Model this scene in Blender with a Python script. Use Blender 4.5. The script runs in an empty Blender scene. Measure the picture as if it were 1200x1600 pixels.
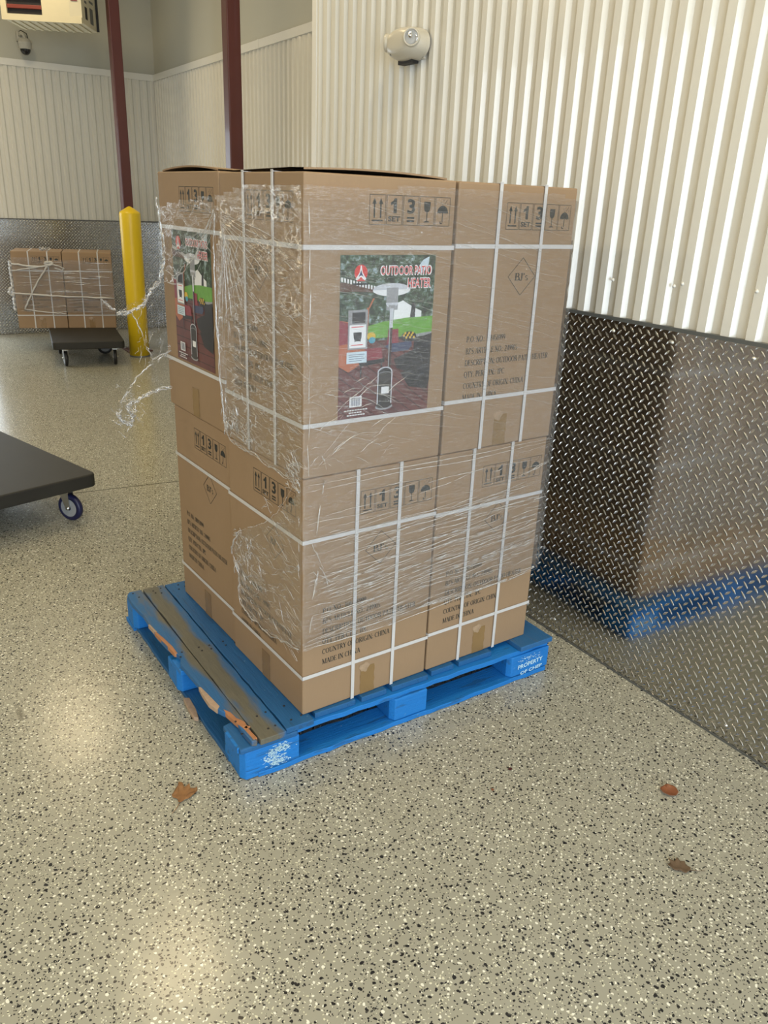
import bpy, bmesh, math, random
from mathutils import Vector, Matrix, noise
SC = bpy.context.scene
COL = SC.collection
PI = math.pi
random.seed(7)

# ---------------------------------------------------------------- camera
cd = bpy.data.cameras.new('camera'); cam = bpy.data.objects.new('camera', cd); COL.objects.link(cam)
R_ = (0.84650718, -0.53094098, 0.03908025); U_ = (0.16290297, 0.32821127, 0.9304515); F_ = (0.5068414, 0.78126759, -0.36432506)
cam.matrix_world = Matrix(((R_[0], U_[0], -F_[0], 0), (R_[1], U_[1], -F_[1], 0), (R_[2], U_[2], -F_[2], 1.6063), (0, 0, 0, 1)))
cd.sensor_fit = 'VERTICAL'; cd.sensor_height = 24.0; cd.lens = 1239.16 / 1600 * 24.0
cd.clip_start = 0.02; cd.clip_end = 60
SC.camera = cam

# ---------------------------------------------------------------- light, world, exposure
SC.view_settings.view_transform = 'Standard'; SC.view_settings.look = 'None'
SC.view_settings.gamma = 1.0; SC.view_settings.use_curve_mapping = False
SC.view_settings.exposure = 0.0
W = bpy.data.worlds.new('world'); SC.world = W; W.use_nodes = True
W.node_tree.nodes['Background'].inputs[0].default_value = (0.80, 0.88, 1.0, 1)
W.node_tree.nodes['Background'].inputs[1].default_value = 1.0
CEIL = 4.2
def area(name, loc, direction, sx, sy, energy, color):
    l = bpy.data.lights.new(name, 'AREA'); l.shape = 'RECTANGLE'; l.size = sx; l.size_y = sy; l.energy = energy; l.color = color
    o = bpy.data.objects.new(name, l); COL.objects.link(o); o.location = loc
    o.rotation_euler = Vector(direction).to_track_quat('-Z', 'Z').to_euler()
    return o
# daylight through the open loading door behind the camera and the glazed door in the back wall
area('daylight_open_door', (-0.6, -3.9, 1.65), (0, 1, 0), 4.4, 3.1, 290, (0.74, 0.87, 1.0))
area('daylight_back_door', (0.25, 10.0, 1.2), (0, -1, 0), 1.7, 2.3, 26, (0.80, 0.90, 1.0))
LAMPS = [(1.22, 8.1), (1.25, 4.6), (1.25, 1.1), (1.25, -2.4), (-2.6, 8.1), (-2.6, 4.6), (-2.6, 1.1), (-2.6, -2.4)]

# ---------------------------------------------------------------- materials
class NT:
    def __init__(s, name):
        s.m = bpy.data.materials.new(name); s.m.use_nodes = True; s.t = s.m.node_tree; s.t.nodes.clear()
        s.out = s.t.nodes.new('ShaderNodeOutputMaterial')
    def n(s, typ, **kw):
        nd = s.t.nodes.new('ShaderNode' + typ)
        for k, v in kw.items(): setattr(nd, k, v)
        return nd
    def l(s, a, b): s.t.links.new(a, b)
    def math(s, op, a, b=None, c=None, clamp=False):
        nd = s.n('Math', operation=op); nd.use_clamp = clamp
        for i, x in enumerate((a, b, c)):
            if x is None: continue
            if isinstance(x, (int, float)): nd.inputs[i].default_value = x
            else: s.l(x, nd.inputs[i])
        return nd.outputs[0]
    def mix(s, fac, a, b):
        nd = s.n('Mix', data_type='RGBA')
        for i, x in ((0, fac), (6, a), (7, b)):
            if isinstance(x, (int, float)): nd.inputs[i].default_value = x
            elif isinstance(x, tuple): nd.inputs[i].default_value = x if len(x) == 4 else (*x, 1)
            else: s.l(x, nd.inputs[i])
        return nd.outputs[2]
    def coord(s, which='Object', scale=(1, 1, 1), rot=(0, 0, 0)):
        tc = s.n('TexCoord'); mp = s.n('Mapping'); mp.inputs['Scale'].default_value = scale; mp.inputs['Rotation'].default_value = rot
        s.l(tc.outputs[which], mp.inputs[0]); return mp.outputs[0]
    def noise(s, vec, scale, detail=3, rough=.5, dist=0):
        nd = s.n('TexNoise'); nd.inputs['Scale'].default_value = scale; nd.inputs['Detail'].default_value = detail
        nd.inputs['Roughness'].default_value = rough; nd.inputs['Distortion'].default_value = dist
        s.l(vec, nd.inputs['Vector']); return nd.outputs[0]
    def ramp(s, fac, stops):
        nd = s.n('ValToRGB'); r = nd.color_ramp
        while len(r.elements) < len(stops): r.elements.new(.5)
        for e, (p, c) in zip(r.elements, stops):
            e.position = p; e.color = c if len(c) == 4 else (*c, 1)
        s.l(fac, nd.inputs[0]); return nd.outputs[0]
    def bump(s, h, strength=.3, dist=.001):
        nd = s.n('Bump'); nd.inputs['Strength'].default_value = strength; nd.inputs['Distance'].default_value = dist
        s.l(h, nd.inputs['Height']); return nd.outputs[0]
    def pbr(s, color, rough=.5, metal=0., normal=None, spec=None, coat=0., alpha=None, emis=None, estr=0):
        b = s.n('BsdfPrincipled')
        for k, v in (('Base Color', color), ('Roughness', rough), ('Metallic', metal), ('Specular IOR Level', spec), ('Coat Weight', coat), ('Normal', normal), ('Alpha', alpha)):
            if v is None: continue
            if isinstance(v, tuple): b.inputs[k].default_value = v if len(v) == 4 else (*v, 1)
            elif isinstance(v, (int, float)): b.inputs[k].default_value = v
            else: s.l(v, b.inputs[k])
        if emis: b.inputs['Emission Color'].default_value = (*emis, 1); b.inputs['Emission Strength'].default_value = estr
        s.l(b.outputs[0], s.out.inputs[0]); return b
MATS = {}
def simple(name, color, rough=.5, metal=0., var=.06, scale=30, spec=None, coat=0., bump=0., bscale=200):
    if name in MATS: return MATS[name]
    t = NT(name); v = t.coord()
    f = t.noise(v, scale, 4)
    a = tuple(max(0, c * (1 - var)) for c in color); b = tuple(min(1, c * (1 + var)) for c in color)
    nrm = t.bump(t.noise(v, bscale, 2), bump, .001) if bump else None
    t.pbr(t.mix(f, a, b), rough, metal, nrm, spec, coat)
    MATS[name] = t.m; return t.m

def mat_floor():
    t = NT('epoxy_flake_floor'); v = t.coord()
    warp = t.n('TexNoise'); warp.inputs['Scale'].default_value = 55; warp.inputs['Detail'].default_value = 1; t.l(v, warp.inputs['Vector'])
    ad = t.n('VectorMath', operation='MULTIPLY_ADD'); t.l(warp.outputs['Color'], ad.inputs[0]); ad.inputs[1].default_value = (.014, .014, 0); t.l(v, ad.inputs[2])
    base = t.mix(t.noise(v, 1.3, 4), (.352, .345, .280), (.392, .385, .318))
    base = t.mix(t.math('MULTIPLY', t.noise(v, 9, 5, .7), .35), base, (.33, .315, .25))
    col = base
    def chips(scale, r0, r1, pick, colr, off):
        mp = t.n('Mapping'); mp.inputs['Location'].default_value = (off, off * 1.7, 0); mp.inputs['Rotation'].default_value = (0, 0, off); t.l(ad.outputs[0], mp.inputs[0])
        vo = t.n('TexVoronoi', voronoi_dimensions='2D'); vo.inputs['Scale'].default_value = scale; t.l(mp.outputs[0], vo.inputs['Vector'])
        sp = t.n('SeparateColor'); t.l(vo.outputs['Color'], sp.inputs[0])
        rad = t.math('MULTIPLY_ADD', sp.outputs[1], r1 - r0, r0)
        inside = t.math('LESS_THAN', vo.outputs['Distance'], rad)
        on = t.math('LESS_THAN', sp.outputs[0], pick)
        return t.math('MULTIPLY', inside, on), sp.outputs[2], colr
    layers = [chips(62, .09, .27, .48, (.017, .017, .019), .3), chips(125, .10, .30, .28, (.06, .058, .05), 1.9),
              chips(72, .08, .25, .40, (.86, .86, .76), 4.1), chips(130, .10, .30, .30, (.70, .69, .54), 7.7), chips(95, .09, .26, .34, (.024, .024, .028), 11.2)]
    for m, rnd, c in layers: col = t.mix(m, col, c)
    # saw-cut joint across the slab and rubbed marks
    sx = t.n('SeparateXYZ'); t.l(v, sx.inputs[0])
    line = t.math('ADD', t.math('MULTIPLY', sx.outputs[0], .092), sx.outputs[1])
    joint = t.math('LESS_THAN', t.math('ABSOLUTE', t.math('SUBTRACT', line, 4.552)), .0055)
    col = t.mix(t.math('MULTIPLY', joint, .85), col, (.05, .045, .03))
    dx = t.math('DIVIDE', t.math('SUBTRACT', sx.outputs[0], .20), .012); dy = t.math('DIVIDE', t.math('SUBTRACT', sx.outputs[1], 2.44), .07)
    rr = t.math('ADD', t.math('MULTIPLY', dx, dx), t.math('MULTIPLY', dy, dy))
    sk = t.math('SUBTRACT', 1.0, rr, clamp=True)
    col = t.mix(t.math('MULTIPLY', t.math('MULTIPLY', sk, t.noise(v, 160, 3)), 1.3, clamp=True), col, (.10, .09, .065))
    wave = t.noise(v, 22, 2)
    h = t.math('ADD', t.math('MULTIPLY', wave, 1.0), t.math('MULTIPLY', t.noise(v, 120, 2), .12))
    h = t.math('SUBTRACT', h, t.math('MULTIPLY', joint, .6))
    rough = t.math('MULTIPLY_ADD', t.noise(v, 3, 4), .10, .17)
    t.pbr(col, rough, 0, t.bump(h, .22, .0028), .42)
    return t.m
def mat_tread(name, ax, k=(.55, .545, .52), rough=.13):
    # rolled tread plate: crossed lozenges on a 34.5 mm grid, real relief by bump
    t = NT(name); v = t.coord(); s = t.n('SeparateXYZ'); t.l(v, s.inputs[0])
    P = .0345
    u = t.math('DIVIDE', s.outputs[ax], P); w = t.math('DIVIDE', s.outputs[2], P)
    def loz(du, sign):
        fu = t.math('SUBTRACT', t.math('FRACT', t.math('ADD', u, du + .5)), .5)
        fw = t.math('SUBTRACT', t.math('FRACT', t.math('ADD', w, du + .5)), .5)
        a = t.math('MULTIPLY', t.math('ADD', fu, t.math('MULTIPLY', fw, sign)), .7071)
        b = t.math('MULTIPLY', t.math('SUBTRACT', fu, t.math('MULTIPLY', fw, sign)), .7071)
        aa = t.math('DIVIDE', a, .39); aa = t.math('MULTIPLY', aa, aa)
        bb = t.math('DIVIDE', t.math('ABSOLUTE', b), .115)
        return t.math('SUBTRACT', 1.0, t.math('ADD', aa, bb), clamp=True)
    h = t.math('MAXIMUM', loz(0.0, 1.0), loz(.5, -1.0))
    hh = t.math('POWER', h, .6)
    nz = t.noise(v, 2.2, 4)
    col = t.mix(nz, tuple(c * .86 for c in k), k); col = t.mix(t.math('MULTIPLY', hh, .75), col, (.86, .85, .82))  # lugs paler: polished tops, with sparkle too fine for the bump painted in
    ro = t.math('MULTIPLY_ADD', t.noise(v, 9, 4), .06, rough); ro = t.math('ADD', ro, t.math('MULTIPLY', hh, .12))
    tot = t.math('ADD', hh, t.math('MULTIPLY', t.noise(v, 5, 2), .35))
    t.pbr(col, ro, 1.0, t.bump(tot, 1.0, .0022))
    return t.m
def mat_kraft():
    t = NT('kraft_cardboard'); v = t.coord()
    f = t.noise(v, 3, 4); g = t.noise(t.coord(scale=(1, 1, .12)), 260, 2)
    c = t.mix(f, (.300, .198, .112), (.345, .232, .139)); c = t.mix(t.math('MULTIPLY', g, .22), c, (.25, .16, .085))
    h = t.math('ADD', t.noise(v, 14, 3), t.math('MULTIPLY', g, .04))
    t.pbr(c, .62, 0, t.bump(h, .25, .006), .35); return t.m
def mat_film(name, clear, haze, scale, aniso, strength, rough=.12, fk=.8, thr=.44):
    # clear plastic film: mostly see-through, with a glossy surface and faint milky stretch
    t = NT(name)
    tr = t.n('BsdfTransparent'); tr.inputs[0].default_value = (.97, .97, .97, 1)
    v = t.coord(scale=aniso, rot=(0, .12, 0))
    n1 = t.noise(v, scale, 6, .65, .6); n2 = t.noise(v, scale * .3, 3, .5, 1.2)
    rid = t.math('SUBTRACT', 1.0, t.math('ABSOLUTE', t.math('MULTIPLY_ADD', n1, 2.0, -1.0)))
    rid = t.math('POWER', rid, 22.0)
    nrm = t.bump(t.math('ADD', t.math('MULTIPLY', rid, .55), t.math('MULTIPLY', n2, 1.4)), strength, .006)
    gl = t.n('BsdfGlossy'); gl.inputs['Roughness'].default_value = rough; gl.inputs[0].default_value = (1, 1, 1, 1); t.l(nrm, gl.inputs['Normal'])
    df = t.n('BsdfDiffuse'); df.inputs[0].default_value = (.78, .76, .74, 1)
    fr = t.n('Fresnel'); fr.inputs['IOR'].default_value = 1.5
    r4 = t.math('MULTIPLY', rid, t.math('GREATER_THAN', n2, thr))
    g = t.math('ADD', t.math('MULTIPLY', fr.outputs[0], fk), t.math('MULTIPLY', r4, haze), clamp=True)
    hz = t.math('MULTIPLY_ADD', rid, clear * 1.5, clear)
    m1 = t.n('MixShader'); t.l(hz, m1.inputs[0]); t.l(tr.outputs[0], m1.inputs[1]); t.l(df.outputs[0], m1.inputs[2])
    m2 = t.n('MixShader'); t.l(g, m2.inputs[0]); t.l(m1.outputs[0], m2.inputs[1]); t.l(gl.outputs[0], m2.inputs[2])
    t.l(m2.outputs[0], t.out.inputs[0]); return t.m
def mat_pallet(name, worn):
    t = NT(name); v = t.coord(); vl = t.coord(scale=(14, 1.2, 14) if worn != 2 else (1.2, 14, 14))
    grain = t.noise(vl, 9, 6, .7)
    blue = t.mix(grain, (.007, .14, .46), (.014, .23, .66))
    if worn == 0: blue = t.mix(grain, (.010, .085, .24), (.022, .14, .34))  # duller deck blue; on the bottom boards it stands in for shade
    if worn == 1:
        wood = t.mix(grain, (.075, .075, .060), (.20, .185, .135))
        wm = t.noise(t.coord(scale=(5, 1.3, 5)), 2.1, 4, .6)
        sx = t.n('SeparateXYZ'); t.l(v, sx.inputs[0])
        cen = t.math('SUBTRACT', 1.0, t.math('MULTIPLY', t.math('ABSOLUTE', t.math('SUBTRACT', sx.outputs[0], .095)), 13.0), clamp=True)
        m = t.math('MULTIPLY_ADD', cen, .40, wm)
        m = t.math('MULTIPLY', t.math('SUBTRACT', m, .56), 5.5, clamp=True)
        blue = t.mix(.55, blue, (.035, .085, .125))
        col = t.mix(m, blue, wood)
    else:
        spk = t.math('GREATER_THAN', t.noise(v, 42, 4, .7), .70)
        col = t.mix(t.math('MULTIPLY', spk, .5), blue, (.24, .42, .52))
        col = t.mix(t.math('MULTIPLY', t.math('GREATER_THAN', t.noise(vl, 3, 4), .62), .45), col, (.02, .07, .14))
    t.pbr(col, .55, 0, t.bump(grain, .6, .004), .4); return t.m
def mat_foliage():
    t = NT('printed_foliage'); v = t.coord(); f = t.noise(v, 38, 6, .75); g = t.noise(v, 9, 3)
    c = t.ramp(f, [(.36, (.010, .014, .012)), (.48, (.022, .042, .022)), (.56, (.09, .15, .085)), (.64, (.42, .53, .60))])
    t.pbr(t.mix(t.math('MULTIPLY', g, .5), c, (.03, .045, .03)), .35); return t.m
def mat_planks():
    t = NT('printed_deck_planks'); v = t.coord(rot=(0, -.62, 0)); s = t.n('SeparateXYZ'); t.l(v, s.inputs[0])
    ln = t.math('LESS_THAN', t.math('FRACT', t.math('MULTIPLY', s.outputs[2], 42.0)), .10)
    c = t.mix(t.noise(v, 14, 5), (.05, .018, .020), (.19, .055, .050))
    t.pbr(t.mix(t.math('MULTIPLY', ln, .8), c, (.015, .006, .008)), .35); return t.m
M = dict(
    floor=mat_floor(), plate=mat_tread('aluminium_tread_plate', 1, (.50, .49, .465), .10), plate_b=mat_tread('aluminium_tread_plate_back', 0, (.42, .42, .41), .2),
    rib=simple('white_ribbed_panel', (.73, .71, .64), .20, var=.02, scale=2, coat=.4), drywall=simple('painted_drywall', (.47, .46, .39), .8, var=.04, scale=2, bump=.1),
    trimw=simple('white_trim_metal', (.76, .745, .69), .3, var=.02), ceil=simple('ceiling_panel_white', (.62, .60, .54), .6, var=.03),
    cap=simple('grey_cap_strip', (.10, .105, .10), .4), red=simple('red_oxide_paint', (.085, .018, .015), .42, var=.12, scale=6, coat=.15),
    yellow=simple('yellow_plastic', (.80, .56, .015), .34, var=.03), kraft=mat_kraft(), gapshade=simple('flap_gap_shade', (.05, .03, .015), .9),
    ink=simple('black_ink', (.022, .024, .022), .55), strap=simple('white_strapping', (.60, .585, .575), .35, bump=.3, bscale=900),
    tape=simple('brown_tape', (.25, .155, .065), .16, var=.15, scale=12), tapeshine=simple('sheen_tinted_tape', (.38, .27, .175), .12, var=.3, scale=60, bump=.8, bscale=90),
    blue=mat_pallet('dull_shaded_blue_wood', 0), bluex=mat_pallet('blue_painted_wood_crosswise', 2), worn=mat_pallet('worn_blue_deck_wood', 1), fresh=simple('freshly_split_wood', (.42, .19, .085), .7, var=.25, scale=40),
    palewood=simple('pale_splinter_wood', (.42, .30, .21), .7, var=.3, scale=60), stencil=simple('pale_stencil_paint', (.55, .78, .86), .6),
    black=simple('black_plastic_deck', (.020, .018, .013), .62, var=.3, scale=9, bump=.5, bscale=300), rubber=simple('black_rubber', (.012, .012, .013), .45),
    navy=simple('navy_tyre', (.010, .012, .055), .4), hub=simple('grey_wheel_hub', (.30, .31, .32), .45), zinc=simple('zinc_steel', (.62, .62, .60), .3, 1.0),
    cream=simple('cream_enamel', (.66, .60, .42), .38, var=.03), dark=simple('dark_interior', (.012, .010, .010), .6), louv=simple('red_louvre', (.20, .035, .025), .4),
    offw=simple('offwhite_plastic', (.60, .56, .46), .32, var=.02), lens=simple('clear_lamp_lens', (.55, .56, .57), .08, .6), chrome=simple('chrome_reflector', (.8, .8, .8), .1, 1.0),
    dome=simple('smoked_dome', (.012, .012, .014), .06), camw=simple('camera_housing_grey', (.46, .44, .38), .45),
    leaf=simple('dry_oak_leaf', (.24, .115, .04), .6, var=.4, scale=90, bump=.6, bscale=200), leafr=simple('russet_leaf', (.24, .085, .035), .55, var=.4, scale=90, bump=.6, bscale=200),
    leafg=simple('grey_brown_leaf', (.13, .085, .05), .65, var=.4, scale=90, bump=.6, bscale=200), crimson=simple('dark_red_seed', (.07, .012, .010), .5),
    film=mat_film('stretch_film', .034, .10, 20, (1, 1, 8), .30), filmc=mat_film('crumpled_stretch_film', .006, .45, 26, (1, 1, 2.6), .35, .12, .22, .54), film0=mat_film('slack_stretch_film', .006, .16, 12, (1, 1, 2.5), .25, .10, .18, .58),
    fold=None, foliage=mat_foliage(), planks=mat_planks(),
    p_lawn=simple('printed_lawn', (.13, .33, .04), .35, var=.3, scale=60), p_awn=simple('printed_awning', (.10, .045, .03), .35, var=.3, scale=60), p_white=simple('printed_white', (.78, .78, .78), .35, var=.02),
    p_red=simple('printed_red', (.62, .035, .03), .35), p_navy=simple('printed_navy', (.015, .025, .10), .35), p_orange=simple('printed_orange', (.42, .13, .06), .35), p_dark=simple('printed_dark', (.018, .016, .020), .35, var=.3, scale=60),
    p_chair=simple('printed_chair_red', (.24, .035, .05), .35, var=.3, scale=60), p_table=simple('printed_table_blue', (.05, .06, .12), .35), p_grey=simple('printed_grey', (.30, .30, .31), .35, var=.25, scale=150),
    p_steel=simple('printed_steel', (.55, .56, .60), .35, var=.2, scale=90), p_label=simple('printed_pale_blue', (.55, .66, .72), .35), p_yellow=simple('printed_yellow', (.65, .42, .04), .35), p_pot=simple('printed_teal', (.05, .30, .42), .35),
    p_tank=simple('printed_black_tank', (.03, .026, .026), .35, var=.3, scale=60), p_back=simple('printed_dark_label', (.05, .03, .03), .35),
)
def mat_fold():
    t = NT('gathered_film_folds')
    tr = t.n('BsdfTransparent'); gl = t.n('BsdfGlossy'); gl.inputs['Roughness'].default_value = .18; df = t.n('BsdfDiffuse'); df.inputs[0].default_value = (.85, .84, .82, 1)
    a = t.n('MixShader'); a.inputs[0].default_value = .5; t.l(df.outputs[0], a.inputs[1]); t.l(gl.outputs[0], a.inputs[2])
    b = t.n('MixShader'); t.l(tr.outputs[0], b.inputs[1]); t.l(a.outputs[0], b.inputs[2])
    f = t.math('MULTIPLY', t.math('SUBTRACT', t.noise(t.coord(), 38, 3), .30), 1.7, clamp=True); t.l(f, b.inputs[0])
    t.l(b.outputs[0], t.out.inputs[0]); return t.m
M['fold'] = mat_fold()
def mat_lamp():
    t = NT('lit_lamp_diffuser'); t.pbr((.9, .9, .85), .5, emis=(1.0, .84, .58), estr=4.0); return t.m
M['lamp'] = mat_lamp()
def mat_sky():
    t = NT('bright_daylight_glazing'); t.pbr((.8, .85, .9), .3, emis=(.78, .90, 1.0), estr=2.6); return t.m
M['daylight'] = mat_sky()

# ---------------------------------------------------------------- mesh helpers
class MB:
    def __init__(s): s.v = []; s.f = []; s.mi = []; s.mats = []; s.sm = []
    def slot(s, m):
        m = M[m] if isinstance(m, str) else m
        if m not in s.mats: s.mats.append(m)
        return s.mats.index(m)
    def add(s, vs, fs, m, T=None, smooth=False):
        k = len(s.v); i = s.slot(m)
        for p in vs: s.v.append(tuple(T @ Vector(p)) if T else tuple(p))
        for f in fs: s.f.append([a + k for a in f]); s.mi.append(i); s.sm.append(smooth)
    def box(s, a, b, m, T=None):
        x0, y0, z0 = a; x1, y1, z1 = b
        s.add([(x0, y0, z0), (x1, y0, z0), (x1, y1, z0), (x0, y1, z0), (x0, y0, z1), (x1, y0, z1), (x1, y1, z1), (x0, y1, z1)],
              [(0, 3, 2, 1), (4, 5, 6, 7), (0, 1, 5, 4), (1, 2, 6, 5), (2, 3, 7, 6), (3, 0, 4, 7)], m, T)
    def prism(s, poly, z0, z1, m, T=None):   # polygon in local xy, extruded along z
        n = len(poly)
        s.add([(x, y, z0) for x, y in poly] + [(x, y, z1) for x, y in poly],
              [tuple(range(n))[::-1], tuple(range(n, 2 * n))] + [(i, (i + 1) % n, n + (i + 1) % n, n + i) for i in range(n)], m, T)
    def lathe(s, prof, m, T=None, seg=32, smooth=True):
        vs = []; fs = []; n = len(prof)
        for k in range(seg):
            a = 2 * PI * k / seg
            for r, z in prof: vs.append((r * math.cos(a), r * math.sin(a), z))
        for k in range(seg):
            k2 = (k + 1) % seg
            for j in range(n - 1): fs.append((k * n + j, k2 * n + j, k2 * n + j + 1, k * n + j + 1))
        s.add(vs, fs, m, T, smooth)
    def tube(s, pts, r, m, seg=6, T=None, smooth=True):
        pts = [Vector(p) for p in pts]; rs = r if isinstance(r, (list, tuple)) else [r] * len(pts)
        vs = []; fs = []
        for i, p in enumerate(pts):
            d = (pts[min(i + 1, len(pts) - 1)] - pts[max(i - 1, 0)]).normalized()
            q = d.cross(Vector((.13, .21, .97)));
            if q.length < 1e-3: q = d.cross(Vector((1, 0, 0)))
            q.normalize(); w = d.cross(q)
            for k in range(seg):
                a = 2 * PI * k / seg; vs.append(p + (q * math.cos(a) + w * math.sin(a)) * rs[i])
        for i in range(len(pts) - 1):
            for k in range(seg):
                k2 = (k + 1) % seg; fs.append((i * seg + k, i * seg + k2, (i + 1) * seg + k2, (i + 1) * seg + k))
        fs.append(tuple(range(seg))[::-1]); fs.append(tuple((len(pts) - 1) * seg + k for k in range(seg)))
        s.add(vs, fs, m, T, smooth)
    def build(s, name, parent=None, bevel=0, loc=None, rz=None):
        me = bpy.data.meshes.new(name); me.from_pydata(s.v, [], s.f); me.update()
        for m in s.mats: me.materials.append(m)
        me.polygons.foreach_set('material_index', s.mi); me.polygons.foreach_set('use_smooth', s.sm)
        o = bpy.data.objects.new(name, me); COL.objects.link(o)
        if parent: o.parent = parent
        if loc: o.location = loc
        if rz is not None: o.rotation_euler = (0, 0, rz)
        if bevel:
            b = o.modifiers.new('bevel', 'BEVEL'); b.width = bevel; b.segments = 3; b.limit_method = 'ANGLE'; b.angle_limit = .6
        return o
def empty(name, loc=(0, 0, 0), rz=0):
    o = bpy.data.objects.new(name, None); COL.objects.link(o); o.location = loc; o.rotation_euler = (0, 0, rz); o.empty_display_size = .1; return o
def tag(o, label, cat, group=None, kind=None):
    o['label'] = label; o['category'] = cat
    if group: o['group'] = group
    if kind: o['kind'] = kind
    return o
def struct(o): o['kind'] = 'structure'; return o
def text_mesh(s, size=1.0, bold=0.0, sx=1.0, align='LEFT'):
    cu = bpy.data.curves.new('txt', 'FONT'); cu.body = s; cu.size = size; cu.offset = bold; cu.align_x = align; cu.resolution_u = 3
    o = bpy.data.objects.new('txt', cu); COL.objects.link(o)
    dg = bpy.context.evaluated_depsgraph_get(); me = bpy.data.meshes.new_from_object(o.evaluated_get(dg))
    vs = [(v.co.x * sx, v.co.y) for v in me.vertices]; fs = [tuple(p.vertices) for p in me.polygons]
    bpy.data.objects.remove(o); bpy.data.curves.remove(cu); bpy.data.meshes.remove(me)
    return vs, fs
TX = {}
def text(s, bold=0.0, h=None):   # unit text: returns verts scaled so cap height = 1 and left = 0
    k = (s, bold)
    if k not in TX:
        vs, fs = text_mesh(s, 1.0, bold)
        x0 = min(v[0] for v in vs); y0 = min(v[1] for v in vs); y1 = max(v[1] for v in vs); x1 = max(v[0] for v in vs)
        TX[k] = ([((x - x0) / (x1 - x0), (y - y0) / (y1 - y0)) for x, y in vs], fs)
    return TX[k]

# ---------------------------------------------------------------- a light serif stroke lettering for the carton print
TK, TN = .15, .055
def arc(cx, cy, rx, ry, a0, a1, n=14, tk=TK):
    out = []
    for i in range(n):
        q = []
        for a in (a0 + (a1 - a0) * i / n, a0 + (a1 - a0) * (i + 1) / n):
            a = math.radians(a); w = TN + (tk - TN) * abs(math.cos(a))
            c, s_ = math.cos(a), math.sin(a)
            q.append(((cx + (rx + w / 2) * c, cy + (ry + w / 2) * s_), (cx + (rx - w / 2) * c, cy + (ry - w / 2) * s_)))
        out.append([q[0][0], q[1][0], q[1][1], q[0][1]])
    return out
def ln(x0, y0, x1, y1, w):
    dx, dy = x1 - x0, y1 - y0; L = math.hypot(dx, dy) or 1; nx, ny = -dy / L * w / 2, dx / L * w / 2
    return [[(x0 + nx, y0 + ny), (x0 - nx, y0 - ny), (x1 - nx, y1 - ny), (x1 + nx, y1 + ny)]]
def stem(x, y0=0, y1=1, top=1, bot=1, w=TK):
    o = ln(x, y0, x, y1, w)
    if top: o += ln(x - .15, y1 - .025, x + .15, y1 - .025, TN)
    if bot: o += ln(x - .15, y0 + .025, x + .15, y0 + .025, TN)
    return o
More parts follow.
